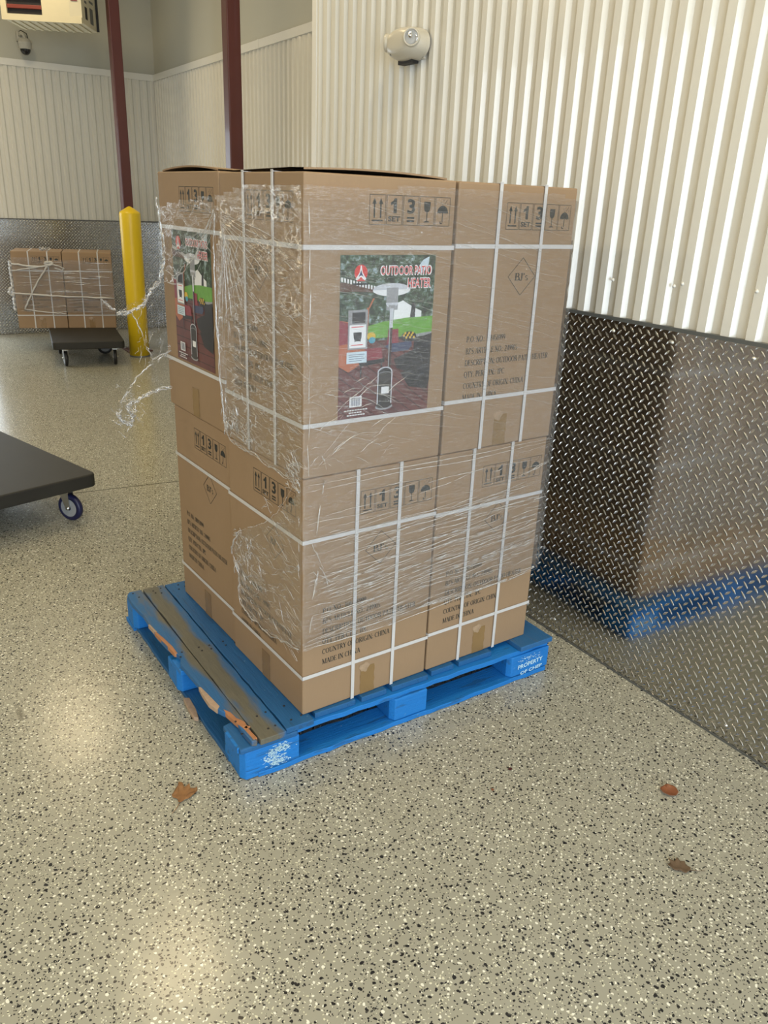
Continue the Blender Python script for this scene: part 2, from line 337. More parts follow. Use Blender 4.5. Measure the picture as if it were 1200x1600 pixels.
G = {
 'A': (.78, lambda: ln(.39, 1, .12, 0, TN) + ln(.39, 1, .66, 0, TK) + ln(.22, .35, .55, .35, TN) + ln(.0, .025, .24, .025, TN) + ln(.52, .025, .8, .025, TN)),
 'B': (.66, lambda: stem(.15) + arc(.32, .76, .19, .215, -90, 90) + arc(.33, .27, .25, .245, -90, 90) + ln(.15, .975, .33, .975, TN) + ln(.15, .525, .33, .525, TN) + ln(.15, .025, .33, .025, TN)),
 'C': (.70, lambda: arc(.38, .5, .30, .475, 48, 312) + ln(.60, .68, .61, .95, TN)),
 'D': (.76, lambda: stem(.15) + arc(.33, .5, .34, .475, -90, 90) + ln(.1, .975, .35, .975, TN) + ln(.1, .025, .35, .025, TN)),
 'E': (.64, lambda: stem(.15) + ln(.1, .975, .56, .975, TN) + ln(.1, .52, .42, .52, TN) + ln(.1, .025, .6, .025, TN) + ln(.56, .98, .56, .8, TN) + ln(.6, .02, .6, .22, TN) + ln(.42, .4, .42, .64, TN)),
 'F': (.60, lambda: stem(.15) + ln(.1, .975, .54, .975, TN) + ln(.1, .5, .40, .5, TN) + ln(.54, .98, .54, .8, TN) + ln(.40, .38, .40, .62, TN)),
 'G': (.76, lambda: arc(.38, .5, .30, .475, 48, 320) + stem(.62, .05, .42, 1, 0)),
 'H': (.78, lambda: stem(.15) + stem(.62) + ln(.15, .5, .62, .5, TN)),
 'I': (.36, lambda: stem(.17)),
 'J': (.42, lambda: stem(.25, .2, 1, 1, 0) + arc(.12, .16, .13, .16, 180, 360, 8)),
 'L': (.62, lambda: stem(.15) + ln(.1, .025, .58, .025, TN) + ln(.58, .02, .58, .25, TN)),
 'M': (.92, lambda: stem(.12, w=TN) + stem(.78) + ln(.14, 1, .45, .02, TK) + ln(.45, .02, .76, 1, TN)),
 'N': (.78, lambda: stem(.13, w=TN) + stem(.63, w=TN) + ln(.12, .98, .63, .02, TK)),
 'O': (.78, lambda: arc(.38, .5, .30, .475, 0, 360, 22)),
 'P': (.62, lambda: stem(.15) + arc(.31, .73, .22, .245, -90, 90) + ln(.1, .975, .32, .975, TN) + ln(.15, .485, .32, .485, TN)),
 'Q': (.78, lambda: arc(.38, .5, .30, .475, 0, 360, 22) + ln(.40, .05, .66, -.18, TK * .8)),
 'R': (.70, lambda: stem(.15) + arc(.31, .74, .21, .235, -90, 90) + ln(.1, .975, .32, .975, TN) + ln(.15, .505, .32, .505, TN) + ln(.33, .5, .62, .02, TK)),
 'S': (.56, lambda: arc(.28, .74, .18, .235, 40, 250, 9, .09) + arc(.28, .26, .20, .24, -140, 80, 9, .12) + ln(.15, .60, .42, .42, TK)),
 'T': (.66, lambda: stem(.33, top=0) + ln(.04, .975, .62, .975, TN) + ln(.05, .98, .05, .8, TN) + ln(.61, .98, .61, .8, TN)),
 'U': (.78, lambda: stem(.16, .3, 1, 1, 0) + stem(.62, .3, 1, 1, 0, TN) + arc(.39, .30, .24, .275, 180, 360, 12)),
 'Y': (.74, lambda: stem(.37, 0, .48, 0, 1) + ln(.37, .45, .12, .98, TK) + ln(.37, .45, .62, .98, TN) + ln(0, .975, .25, .975, TN) + ln(.5, .975, .74, .975, TN)),
 's': (.44, lambda: arc(.2, .50, .13, .155, 30, 260, 7, .09) + arc(.2, .17, .14, .15, -150, 80, 7, .1)),
 "'": (.24, lambda: ln(.1, 1, .07, .72, .11)), '.': (.26, lambda: ln(.1, .0, .1, .13, .13)), ':': (.28, lambda: ln(.12, .0, .12, .13, .13) + ln(.12, .5, .12, .63, .13)),
 ' ': (.30, lambda: []),
 '0': (.52, lambda: arc(.25, .5, .17, .475, 0, 360, 16)), '1': (.44, lambda: stem(.24, top=0) + ln(.1, .85, .24, .98, TN)),
 '2': (.52, lambda: arc(.24, .72, .16, .25, -10, 170, 9) + ln(.38, .62, .06, .06, TK * .8) + ln(.04, .04, .46, .04, .09)),
 '4': (.52, lambda: ln(.36, 0, .36, 1, TK * .9) + ln(.36, .98, .03, .3, TN) + ln(.02, .3, .5, .3, TN)),
 '5': (.52, lambda: ln(.12, .98, .44, .98, .08) + ln(.12, .98, .09, .56, TN) + arc(.2, .3, .2, .28, -120, 105, 10)),
 '8': (.52, lambda: arc(.25, .74, .14, .22, 0, 360, 12, .12) + arc(.25, .26, .18, .24, 0, 360, 12, .13)),
 '9': (.52, lambda: arc(.25, .67, .17, .30, 0, 360, 14) + arc(.10, .60, .33, .58, -70, 5, 8)),
}
def serif(s, bold=1.0):
    global TK, TN
    a, b = TK, TN; TK, TN = TK * bold, TN * (1 + (bold - 1) * .4)
    x = 0; out = []
    for ch in s:
        adv, fn = G[ch]
        for q in fn(): out.append([(x + px, py) for px, py in q])
        x += adv
    TK, TN = a, b
    return out, x

# ---------------------------------------------------------------- the room
XW, YE, YB, XR = 2.1413, 4.155, 10.194, 3.2
def ribs(mb, p0, along, inward, length, z0, z1, m, pitch=.0847, depth=.016, phase=0, seam=7):
    """trapezoidal metal cladding: a profile swept vertically; its seams overlap by a raised lip every few ribs"""
    pr = []; n = int(length / pitch) + 1; x = -phase
    for k in range(n):
        for dx, dz in ((0, 0), (.030, 0), (.042, 1), (.0725, 1)):
            pr.append((x + dx, dz * depth))
            if dz == 0 and dx == .030 and k % seam == 3: pass
        x += pitch
    pr = [(min(max(a, 0), length), d) for a, d in pr] + [(length, 0)]
    A, I = Vector(along), Vector(inward); P = Vector(p0); vs = []; fs = []
    for a, d in pr:
        q = P + A * a + I * d; vs += [(q.x, q.y, z0), (q.x, q.y, z1)]
    for i in range(len(pr) - 1):
        if pr[i + 1][0] - pr[i][0] > 1e-6: fs.append((2 * i, 2 * i + 2, 2 * i + 3, 2 * i + 1))
    mb.add(vs, fs, m)
    for k in range(3, n, seam):   # panel lap
        a = k * pitch - phase + .030
        if 0 < a < length: mb.box(tuple(0 for _ in range(3)), (0.0035, .0025, z1 - z0), m, Matrix.Translation(P + A * a + I * .001 + Vector((0, 0, z0))))
fl = MB(); fl.box((-5, -4, -.1), (XR + .2, YB + .2, 0), 'floor'); struct(fl.build('floor'))
c = MB(); c.box((-5, -4, CEIL), (XR + .2, YB + .2, CEIL + .1), 'ceil'); ceil_o = struct(c.build('ceiling'))
PT = 1.262
wr = MB(); wr.box((XW + .018, -4, 0), (XR - .001, YE, CEIL), 'trimw'); wroot = struct(wr.build('wall_right'))
r = MB(); ribs(r, (XW + .017, -4, 0), (0, 1, 0), (-1, 0, 0), YE - .02 + 4, PT + .004, CEIL, 'rib', phase=.0847 * (1 - ((4 + 2.028) / .0847) % 1) + .012)
r.build('ribbed_cladding', wroot)
e = MB(); e.box((XW - .004, YE - .045, PT + .004), (XW + .02, YE + .004, CEIL), 'trimw'); e.build('corner_trim', wroot, bevel=.003)
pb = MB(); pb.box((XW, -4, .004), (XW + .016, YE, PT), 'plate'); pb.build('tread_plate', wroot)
cp = MB(); cp.box((XW - .004, -4, PT - .002), (XW + .02, YE, PT + .010), 'cap'); cp.box((XW - .004, -4, 0), (XW + .002, YE, .006), 'cap'); cp.build('cap_strip', wroot)
sc = MB()
def screw(mb, P, n, r=.006, m='zinc'):
    T = Matrix.Translation(P) @ Vector(n).to_track_quat('Z', 'Y').to_matrix().to_4x4(); mb.lathe([(0, .004), (r * .55, .004), (r * .6, .0015), (r, .001), (r, -.001)], m, T, 10)
for y, z in ((1.942, 1.39), (1.69, 1.395), (1.66, 1.405), (1.405, 1.41), (2.29, 1.385), (1.15, 1.41), (2.62, 1.39), (2.95, 1.39)): screw(sc, (XW + .001, y, z), (-1, 0, 0), .006, 'trimw')
for y in (1.906, 1.66, 1.37, 1.1, 2.2, 2.5, 2.8, 3.1): screw(sc, (XW - .001, y, 1.225), (-1, 0, 0))
for y in (2.0, 1.2, 2.8): screw(sc, (XW - .001, y, .06), (-1, 0, 0))
sc.build('screws', wroot)

w = MB(); w.box((-5, YB + .02, 0), (-.65, YB + .2, CEIL), 'drywall'); w.box((1.12, YB + .02, 0), (XR + .2, YB + .2, CEIL), 'drywall'); w.box((-.65, YB + .02, 2.4), (1.12, YB + .2, CEIL), 'drywall')
wb = struct(w.build('wall_back'))
ZT = 2.80
r = MB(); ribs(r, (1.15, YB + .017, 0), (1, 0, 0), (0, -1, 0), XR - 1.15, PT, ZT, 'rib', pitch=.0868, phase=.02); ribs(r, (-5, YB + .017, 0), (1, 0, 0), (0, -1, 0), 4.3, PT, ZT, 'rib', pitch=.0868); r.build('ribbed_cladding', wb)
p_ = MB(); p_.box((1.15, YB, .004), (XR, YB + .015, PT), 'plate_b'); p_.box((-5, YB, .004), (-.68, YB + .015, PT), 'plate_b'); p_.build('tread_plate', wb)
t_ = MB(); t_.box((1.13, YB - .012, ZT - .01), (XR, YB + .03, ZT + .055), 'trimw'); t_.box((-5, YB - .012, ZT - .01), (-.66, YB + .03, ZT + .055), 'trimw'); t_.box((1.15, YB - .004, PT - .004), (XR, YB + .016, PT + .008), 'cap'); t_.box((-5, YB - .004, PT - .004), (-.68, YB + .016, PT + .008), 'cap'); t_.build('cap_strip', wb)
w = MB(); w.box((XR + .02, YE, 0), (XR + .2, YB + .02, CEIL), 'drywall'); wf = struct(w.build('wall_recess'))
r = MB(); ribs(r, (XR + .017, YE, 0), (0, 1, 0), (-1, 0, 0), YB - YE, PT, ZT, 'rib', pitch=.0868); r.build('ribbed_cladding', wf)
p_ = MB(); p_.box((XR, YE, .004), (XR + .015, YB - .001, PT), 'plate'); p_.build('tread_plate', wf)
t_ = MB(); t_.box((XR - .012, YE, ZT - .01), (XR + .03, YB - .013, ZT + .055), 'trimw'); t_.box((XR - .014, 7.20, ZT - .012), (XR + .03, 7.23, ZT + .057), 'trimw'); t_.box((XR - .004, YE, PT - .004), (XR + .016, YB - .005, PT + .008), 'cap'); t_.build('cap_strip', wf)
w = MB(); w.box((-5.2, -4, 0), (-5, YB + .2, CEIL), 'ceil'); struct(w.build('wall_left'))
w = MB(); w.box((-5.2, -4.2, 0), (-2.9, -4, CEIL), 'ceil'); w.box((1.7, -4.2, 0), (XR + .2, -4, CEIL), 'ceil'); w.box((-2.9, -4.2, 3.25), (1.7, -4, CEIL), 'ceil'); struct(w.build('wall_front'))
# glazed door in the back wall, left of the picture
d = MB()
for a, b in (((-.65, YB + .04, 0), (-.58, YB + .12, 2.4)), ((1.05, YB + .04, 0), (1.12, YB + .12, 2.4)), ((-.58, YB + .04, 2.33), (1.05, YB + .12, 2.4)), ((.2, YB + .04, 0), (.27, YB + .12, 2.33)), ((-.58, YB + .04, 0), (1.05, YB + .12, .12))): d.box(a, b, 'zinc')
dr = struct(d.build('door_1')); g = MB(); g.box((-.58, YB + .07, .12), (1.05, YB + .08, 2.33), 'daylight'); g.build('glass_pane', dr)

# ---------------------------------------------------------------- ceiling lamps (above the picture, mirrored in the floor)
for i, (x, y) in enumerate(LAMPS):
    f = MB(); f.box((x - .33, y - .33, CEIL - .05), (x + .33, y + .33, CEIL), 'trimw'); f = f.build('lamp_panel', ceil_o, bevel=.004)
    g = MB(); g.box((x - .30, y - .30, CEIL - .056), (x + .30, y + .30, CEIL - .0505), 'lamp'); g.build('lamp_diffuser', f)
    a = area('lamp_light', (x, y, CEIL - .07), (0, 0, -1), .6, .6, 26 if x > 0 else 34, (1.0, .79, .47))

# ---------------------------------------------------------------- posts, bollard
def post(x, y, label, s=.1016):
    root = empty('steel_post', (x, y, 0), 0); tag(root, label, 'post', None)
    m = MB(); m.box((-s / 2, -s / 2, .012), (s / 2, s / 2, CEIL), 'red'); m.build('column_shaft', root, bevel=.008)
    b = MB(); b.box((-.13, -.13, 0), (.13, .13, .014), 'red')
    for sx in (-1, 1):
        for sy in (-1, 1): b.lathe([(0, .034), (.012, .034), (.012, .014)], 'zinc', Matrix.Translation((sx * .1, sy * .1, 0)), 6, False)
    b.build('base_plate', root, bevel=.003)
post(2.385, 8.72, 'dark red square steel post rising directly behind the yellow bollard')
post(2.452, 6.0, 'dark red square steel post rising behind the tall stack of cartons')
root = empty('bollard', (2.315, 8.39, 0)); tag(root, 'tall yellow plastic covered bollard with a conical top in front of the red post', 'bollard')
m = MB(); m.lathe([(0, 1.465), (.012, 1.462), (.03, 1.452), (.085, 1.418), (.098, 1.408), (.101, 1.395), (.100, 1.2), (.098, .6), (.100, .0), (0, 0)], 'yellow', None, 40); m.build('bollard_sleeve', root)
m = MB(); m.lathe([(.104, 0), (.104, .012), (.099, .016)], 'cap', None, 40); m.build('base_ring', root)

# ---------------------------------------------------------------- cartons
CW, CD = .467, .478
def carton_print(mb, face, w, d, h, marks_s=.189, marks_top=.043, text_s=.066, text_top=.412, dia_s=.266, dia_top=.250, w3=.36, only=False):
    """ink on one side, s to the right and z up as one reads it"""
    def P(s, z, e=.0007):
        if face == 'F': return (s - w / 2, -d / 2 - e, z)
        if face == 'L': return (-w / 2 - e, d / 2 - s, z)
        if face == 'R': return (w / 2 + e, s - d / 2, z)
        return (w / 2 - s, d / 2 + e, z)
    def poly(pts, m='ink', e=.0007): mb.add([P(s, z, e) for s, z in pts], [tuple(range(len(pts)))], m)
    def rect(a, b, c_, d_, m='ink'): poly([(a, b), (c_, b), (c_, d_), (a, d_)], m)
    def line(a, b, c_, d_, wd): 
        for q in ln(a, b, c_, d_, wd): poly(q)
    def frame(a, b, c_, d_, wd=.0014):
        line(a, b, c_, b, wd); line(a, d_, c_, d_, wd); line(a, b, a, d_, wd); line(c_, b, c_, d_, wd)
    def txt(s_, x, z, wd, ht, bold=.0):
        vs, fs = text(s_, bold)
        mb.add([P(x + a * wd, z + b * ht, .0007) for a, b in vs], fs, 'ink')
    cw, ch = .0485, .071; z1 = h - marks_top; z0 = z1 - ch
    for k in range(5): frame(marks_s + k * .0527, z0, marks_s + k * .0527 + cw, z1)
    x = marks_s
    for dx in (.0145, .034):          # two up arrows over a bar
        line(x + dx, z0 + .016, x + dx, z1 - .02, .0045); poly([(x + dx - .007, z1 - .022), (x + dx + .007, z1 - .022), (x + dx, z1 - .008)])
    rect(x + .007, z0 + .008, x + .041, z0 + .0115)
    x += .0527; poly([(x + .021, z0 + .028), (x + .031, z0 + .028), (x + .031, z0 + .064), (x + .024, z0 + .064), (x + .020, z0 + .058), (x + .012, z0 + .054), (x + .012, z0 + .047), (x + .021, z0 + .050)]); txt('SET', x + .005, z0 + .008, .038, .013, .03)
    x += .0527; txt('3', x + .012, z0 + .028, .025, .036, .03); rect(x + .012, z0 + .016, x + .036, z0 + .0205); rect(x + .012, z0 + .008, x + .036, z0 + .0125)
    x += .0527                        # wine glass
    poly([(x + .014, z1 - .012), (x + .014, z1 - .027)] + [(x + .0245 + .0105 * math.cos(a), z1 - .027 + .011 * math.sin(a)) for a in [PI + PI * k / 8 for k in range(1, 9)]] + [(x + .035, z1 - .012)])
    line(x + .0245, z1 - .037, x + .0245, z0 + .012, .0028); poly([(x + .014, z0 + .008), (x + .035, z0 + .008), (x + .029, z0 + .0115), (x + .020, z0 + .0115)])
    x += .0527                        # umbrella and rain
    c_ = x + .0245
    top = [(c_ + .0185 * math.cos(a), z1 - .039 + .019 * math.sin(a)) for a in [PI * k / 12 for k in range(13)]]
    low = []
    for k in range(12): low.append((c_ - .0185 + .037 * (k + .5) / 12, z1 - .039 + (.0012 if k % 3 == 1 else -.001)))
    poly(top + low); line(c_, z1 - .04, c_, z0 + .009, .0026); line(c_ - .007, z0 + .006, c_, z0 + .006, .0026); line(c_ - .007, z0 + .006, c_ - .007, z0 + .012, .0026)
    for a, b in ((.018, .014), (.026, .009), (.034, .013), (.040, .018), (.030, .017), (.023, .019), (.037, .009)): line(x + a, z1 - b, x + a + .0016, z1 - b + .004, .0014)
    if only: return
    # diamond badge
    cx, cz = dia_s, h - dia_top; q = .055
    for a, b in (((0, q), (q, 0)), ((q, 0), (0, -q)), ((0, -q), (-q, 0)), ((-q, 0), (0, q))): line(cx + a[0], cz + a[1] * .97, cx + b[0], cz + b[1] * .97, .0017)
    qs, wd = serif("BJ's", 1.35); sx = .056 / wd
    for f in qs: poly([(cx - .028 + a * sx, cz - .011 + b * .021) for a, b in f])
    # six text lines
    for k, s_ in enumerate(('P.O. NO.: 108458999', "BJ'S ARTICLE NO.: 249905", 'DESCRIPTION: OUTDOOR PATIO HEATER', 'QTY. PER CTN.: 1PC', 'COUNTRY OF ORIGIN: CHINA', 'MADE IN CHINA')):
        qs, wd = serif(s_, 1.15); sc_ = w3 / 21.6
        for f in qs: poly([(text_s + a * sc_, h - text_top - k * .0345 + b * .0170) for a, b in f])
def poster(face, w, d, h, s0, s1, z0, z1):
    mb = MB()
    def P(s, z, e):
        if face == 'F': return (s - w / 2, -d / 2 - e, z)
        return (-w / 2 - e, d / 2 - s, z)
    lay = [0]
    def poly(pts, m, up=True):
        if up: lay[0] += 1
        e = .0012 + lay[0] * .00003
        mb.add([P(s0 + (s1 - s0) * a, z0 + (z1 - z0) * b, e) for a, b in pts], [tuple(range(len(pts)))], m)
    def rect(a, b, c_, d_, m): poly([(a, b), (c_, b), (c_, d_), (a, d_)], m)
    def ell(cx, cy, rx, ry, m, a0=0, a1=360, n=26): poly([(cx + rx * math.cos(math.radians(a0 + (a1 - a0) * k / n)), cy + ry * math.sin(math.radians(a0 + (a1 - a0) * k / n))) for k in range(n if a1 - a0 == 360 else n + 1)], m)
    def txt(s_, x0, y0, x1, y1, m, bold):
        lay[0] += 1; e = .0012 + lay[0] * .00003; vs, fs = text(s_, bold)
        mb.add([P(s0 + (s1 - s0) * (x0 + (x1 - x0) * a), z0 + (z1 - z0) * (y0 + (y1 - y0) * b), e) for a, b in vs], fs, m)
    rect(0, 0, 1, 1, 'foliage')
    poly([(.78, .90), (.86, .97), (.93, .99), (.92, .93), (.84, .88)], 'p_label')
    poly([(.56, .60), (.57, .705), (.66, .725), (.78, .68), (.87, .655), (.87, .60)], 'p_white')
    poly([(.74, .60), (.76, .71), (.80, .71), (.80, .60)], 'p_dark')
    poly([(.27, .50), (.27, .575), (.45, .60), (.70, .617), (1, .62), (1, .50)], 'p_lawn')
    poly([(.66, .50), (1, .52), (1, .50), (.66, .485)], 'p_grey')
    rect(0, 0, 1, .485, 'planks')
    poly([(0, .62), (.17, .60), (.27, .54), (.27, .36), (.10, .30), (0, .34)], 'p_orange')
    poly([(0, .62), (.10, .60), (.12, .48), (0, .47)], 'p_chair')
    poly([(0, .845), (.22, .825), (.42, .80), (.42, .775), (.25, .785), (0, .79)], 'p_awn')
    for k in range(14): x = .01 + k * .030; yb = .875 - x * .16; poly([(x, yb), (x + .017, yb - .003), (x + .017, yb - .028), (x, yb - .025)], 'p_white')
    poly([(.335, .745), (.355, .745), (.305, .685), (.285, .68)], 'p_orange'); poly([(.275, .69), (.30, .69), (.29, .50), (.265, .50)], 'p_orange')
    ell(.33, .515, .045, .025, 'p_yellow'); ell(.34, .49, .035, .02, 'p_pot')
    poly([(.50, .44), (.51, .55), (.62, .55), (.63, .44)], 'p_chair')
    ell(.74, .495, .085, .035, 'p_dark'); 
    for k in range(9): ell(.685 + .014 * k, .505 + .016 * math.sin(k * 2.1), .011, .008, 'p_yellow')
    poly([(.48, .445), (.52, .46), (.77, .465), (.78, .44), (.74, .41), (.56, .405)], 'p_table')
    poly([(.80, .48), (1, .51), (1, .20), (.88, .22), (.62, .30), (.58, .36), (.80, .41)], 'p_dark')
    poly([(.66, .27), (.90, .29), (1, .20), (.98, .14), (.76, .17)], 'p_dark')
    poly([(.26, .44), (.44, .44), (.46, .37), (.30, .36)], 'p_chair'); poly([(.20, .36), (.48, .37), (.48, .345), (.22, .33)], 'p_dark'); rect(.22, .26, .235, .34, 'p_dark'); rect(.44, .28, .455, .36, 'p_dark')
    # heater
    rect(.478, .67, .60, .82, 'p_grey'); ell(.53, .793, .20, .040, 'p_steel', 0, 180); ell(.53, .793, .20, .038, 'p_white', 180, 360); rect(.475, .715, .600, .805, 'p_grey'); ell(.537, .715, .066, .03, 'p_steel', 180, 360)
    poly([(.50, .70), (.575, .70), (.56, .66), (.515, .66)], 'p_grey'); rect(.517, .56, .555, .68, 'p_steel'); rect(.517, .30, .552, .56, 'p_back'); rect(.519, .30, .529, .56, 'p_grey')
    ell(.49, .28, .082, .035, 'p_steel', 0, 180); ell(.49, .278, .070, .030, 'p_dark', 0, 180); rect(.42, .06, .565, .28, 'p_tank'); rect(.41, .06, .422, .28, 'p_steel'); rect(.562, .06, .572, .28, 'p_steel'); ell(.49, .27, .070, .014, 'p_grey'); ell(.49, .268, .066, .012, 'p_tank')
    ell(.49, .055, .095, .022, 'p_grey'); ell(.49, .064, .085, .020, 'p_tank'); rect(.455, .14, .54, .185, 'p_white')
    # insets
    rect(.085, .44, .285, .68, 'p_grey'); rect(.10, .45, .27, .59, 'p_white'); rect(.125, .60, .26, .665, 'p_dark'); poly([(.14, .545), (.225, .545), (.225, .51), (.215, .495), (.22, .485), (.205, .49), (.165, .49), (.15, .485), (.155, .495), (.145, .51)], 'p_dark'); rect(.12, .575, .24, .58, 'p_red'); rect(.12, .465, .24, .47, 'p_red')
    rect(.075, .355, .285, .425, 'p_label')
    for k in range(4): rect(.10, .368 + k * .013, .24 + .02 * (k % 2), .371 + k * .013, 'p_table')
    rect(.115, .075, .245, .143, 'p_white')
    for k in range(13): rect(.13 + k * .0078, .082, .13 + k * .0078 + (.0045 if k % 3 else .002), .136, 'p_table')
    for k, (a, b) in enumerate(((.06, .29), (.11, .25), (.09, .27))):
        x = a
        while x < b: rect(x, .052 - k * .016, x + .022, .059 - k * .016, 'p_white'); x += .028
    # badge and title
    ell(.20, .898, .066, .047, 'p_red'); poly([(.195, .94), (.205, .94), (.215, .90), (.255, .862), (.235, .852), (.20, .875), (.165, .852), (.145, .862), (.185, .90)], 'p_white')
    poly([(.20, .915), (.213, .89), (.225, .875), (.20, .883), (.175, .875), (.187, .89)], 'p_navy'); ell(.20, .85, .042, .012, 'p_red', 0, 180); rect(.12, .828, .28, .838, 'p_dark')
    txt('OUTDOOR PATIO', .395, .878, .955, .940, 'p_white', .045); txt('OUTDOOR PATIO', .405, .884, .945, .934, 'p_red', .005)
    txt('HEATER', .690, .798, .955, .864, 'p_white', .045); txt('HEATER', .697, .804, .948, .858, 'p_red', .005)
    return mb
def carton(loc, rz, w, d, h, faces, label, hz=(), loops=None, ls=(.14, .33), group='patio heater cartons', name='carton', open_flap=None, tapes=('F', 'L'), detail=True):
    """faces: dict face -> ('print', kw) or ('poster', (s0,s1,z0,z1)); hz = heights of the level straps; loops 'FB' or 'LR' = upright straps"""
    root = empty(name, loc, rz); tag(root, label, 'box', group)
    b = MB(); b.box((-w / 2, -d / 2, 0), (w / 2, d / 2, h), 'kraft'); body = b.build('box_body', root, bevel=.0045)
    if open_flap:
        for fc in open_flap:
            f = MB(); T = 4.5e-3
            if fc == 'F':   # lifted long flap rising in an arch behind the front edge, dark sheet below painting the gap's shade
                xs = [(-w / 2 + .01) + (w - .03) * k / 16 for k in range(17)]
                up = [h + .001 + .009 * max(0, math.sin(PI * min(1, .12 + .88 * (k / 16)))) ** .8 for k in range(17)]
                y = -d / 2 + .018
                vs = []; fs = []
                for x, z in zip(xs, up): vs += [(x, y + .07, z + .001), (x, y + .07, z + .001 + T), (x, y, z), (x, y, z + T), (x, d / 2 - .05, h + .001), (x, d / 2 - .05, h + T)]
                for k in range(16):
                    a, c_ = k * 6, k * 6 + 6
                    fs += [(a + 3, c_ + 3, c_ + 1, a + 1), (a + 2, a, c_, c_ + 2), (a + 2, c_ + 2, c_ + 3, a + 3), (a + 1, c_ + 1, c_ + 5, a + 5), (a, a + 4, c_ + 4, c_)]
                f.add(vs, fs, 'kraft'); f.box((-w / 2 + .02, y + .01, h), (w / 2 - .02, d / 2 - .06, h + .0015), 'gapshade')
            else:
                ys = [(-d / 2 + .03) + (d - .04) * k / 16 for k in range(17)]; x = -w / 2 + .014; vs = []; fs = []
                for k, yv in enumerate(ys):
                    z = h + .001 + .012 * max(0, math.sin(PI * min(1, k / 16))) ** .8
                    vs += [(x, yv, z), (x, yv, z + T), (w / 2 - .06, yv, h + .001), (w / 2 - .06, yv, h + T)]
                for k in range(16):
                    a, c_ = k * 4, k * 4 + 4
                    fs += [(a, a + 1, c_ + 1, c_), (a + 1, a + 3, c_ + 3, c_ + 1), (a, c_, c_ + 2, a + 2)]
                f.add(vs, fs, 'kraft'); f.box((x + .01, -d / 2 + .03, h), (w / 2 - .07, d / 2 - .02, h + .0015), 'gapshade')  # dark sheet on the closed top stands in for the shaded gap
            f.build('lid_flap', root)
    for fc, (kind, arg) in faces.items():
        if kind == 'print':
            p = MB(); carton_print(p, fc, w, d, h, **arg); p.build('printed_marks', root)
        else:
            poster(fc, w, d, h, *arg[:4]).build('picture_label', root)
            p = MB(); carton_print(p, fc, w, d, h, only=True, marks_s=arg[4], marks_top=arg[5]); p.build('printed_marks', root)
    SW = .0058; ST = .0013
    for z in hz:
        m = MB()
        e0, e1 = .0022, .0022 + ST
        for a, b_ in (((-w / 2 - e1, -d / 2 - e1, z - SW), (w / 2 + e1, -d / 2 - e0, z + SW)), ((-w / 2 - e1, d / 2 + e0, z - SW), (w / 2 + e1, d / 2 + e1, z + SW)),
                      ((-w / 2 - e1, -d / 2 - e1, z - SW), (-w / 2 - e0, d / 2 + e1, z + SW)), ((w / 2 + e0, -d / 2 - e1, z - SW), (w / 2 + e1, d / 2 + e1, z + SW))): m.box(a, b_, 'strap')
        m.build('strap', root)
    if loops:
        for s in ls:
            m = MB(); e0, e1 = .0036, .0036 + ST
            if loops == 'FB':
                x = s - w / 2; lo, hi = x - SW, x + SW
                m.box((lo, -d / 2 - e1, .0), (hi, -d / 2 - e0, h + e1), 'strap'); m.box((lo, d / 2 + e0, 0), (hi, d / 2 + e1, h + e1), 'strap'); m.box((lo, -d / 2 - e1, h + .0005), (hi, d / 2 + e1, h + .0018), 'strap')
            else:
                y = d / 2 - s; lo, hi = y - SW, y + SW
                m.box((-w / 2 - e1, lo, 0), (-w / 2 - e0, hi, h + e1), 'strap'); m.box((w / 2 + e0, lo, 0), (w / 2 + e1, hi, h + e1), 'strap'); m.box((-w / 2 - e1, lo, h + .0005), (w / 2 + e1, hi, h + .0018), 'strap')
            m.build('strap', root)
    for fc in tapes:
        m = MB()
        n = 9; pts = []
        tw = .027
        for k in range(n + 1):
            z = .002 + .098 * k / n; dx = .0015 * math.sin(k * 1.9)
            pts.append((z, dx))
        c_ = w / 2 if fc in 'FB' else d / 2
        def P(s, z, e=.0009):
            return (s - w / 2, -d / 2 - e, z) if fc == 'F' else (-w / 2 - e, d / 2 - s, z)
        vs = []; fs = []
        for z, dx in pts: vs += [P(c_ - tw + dx, z), P(c_ + tw + dx, z)]
        for k in range(n): fs.append((2 * k, 2 * k + 1, 2 * k + 3, 2 * k + 2))
        m.add(vs, fs, 'tape')
        if fc == 'F':
            ring = [(c_ - .012 + .019 * math.cos(a) * (1 + .25 * math.sin(3 * a)), .098 + .016 * math.sin(a) * (1 + .2 * math.cos(5 * a))) for a in [2 * PI * k / 18 for k in range(18)]]
            m.add([P(s, z, .0013) for s, z in ring], [tuple(range(18))], 'tapeshine')  # shiny tape patch, its sheen put into a paler colour
        m.build('tape', root)
    return root
BX, BY, BTH, DZ = .9131, 1.814, .0509, .141
cB, sB = math.cos(BTH), math.sin(BTH)
def stk(u, v, z): return (BX + u * cB - v * sB, BY + u * sB + v * cB, z)
def place(u0, v0, w, d, z): return stk(u0 + w / 2, v0 + d / 2, z)
H1, H2 = .757, .7655; ZM = DZ + .7585
PR = lambda **k: ('print', k)
GR = 'patio heater cartons stacked on the blue pallet'
carton(place(0, 0, CW, CD, DZ), BTH, CW, CD, H1, {'F': PR(marks_top=.065, text_top=.425, dia_top=.255), 'L': PR(marks_s=.178, marks_top=.05, text_top=.455, dia_s=.31, dia_top=.245)},
       'strapped carton at the nearest lower corner of the stack, crumpled film on its left side', (.572, .131), 'FB', (.176, .327), GR)
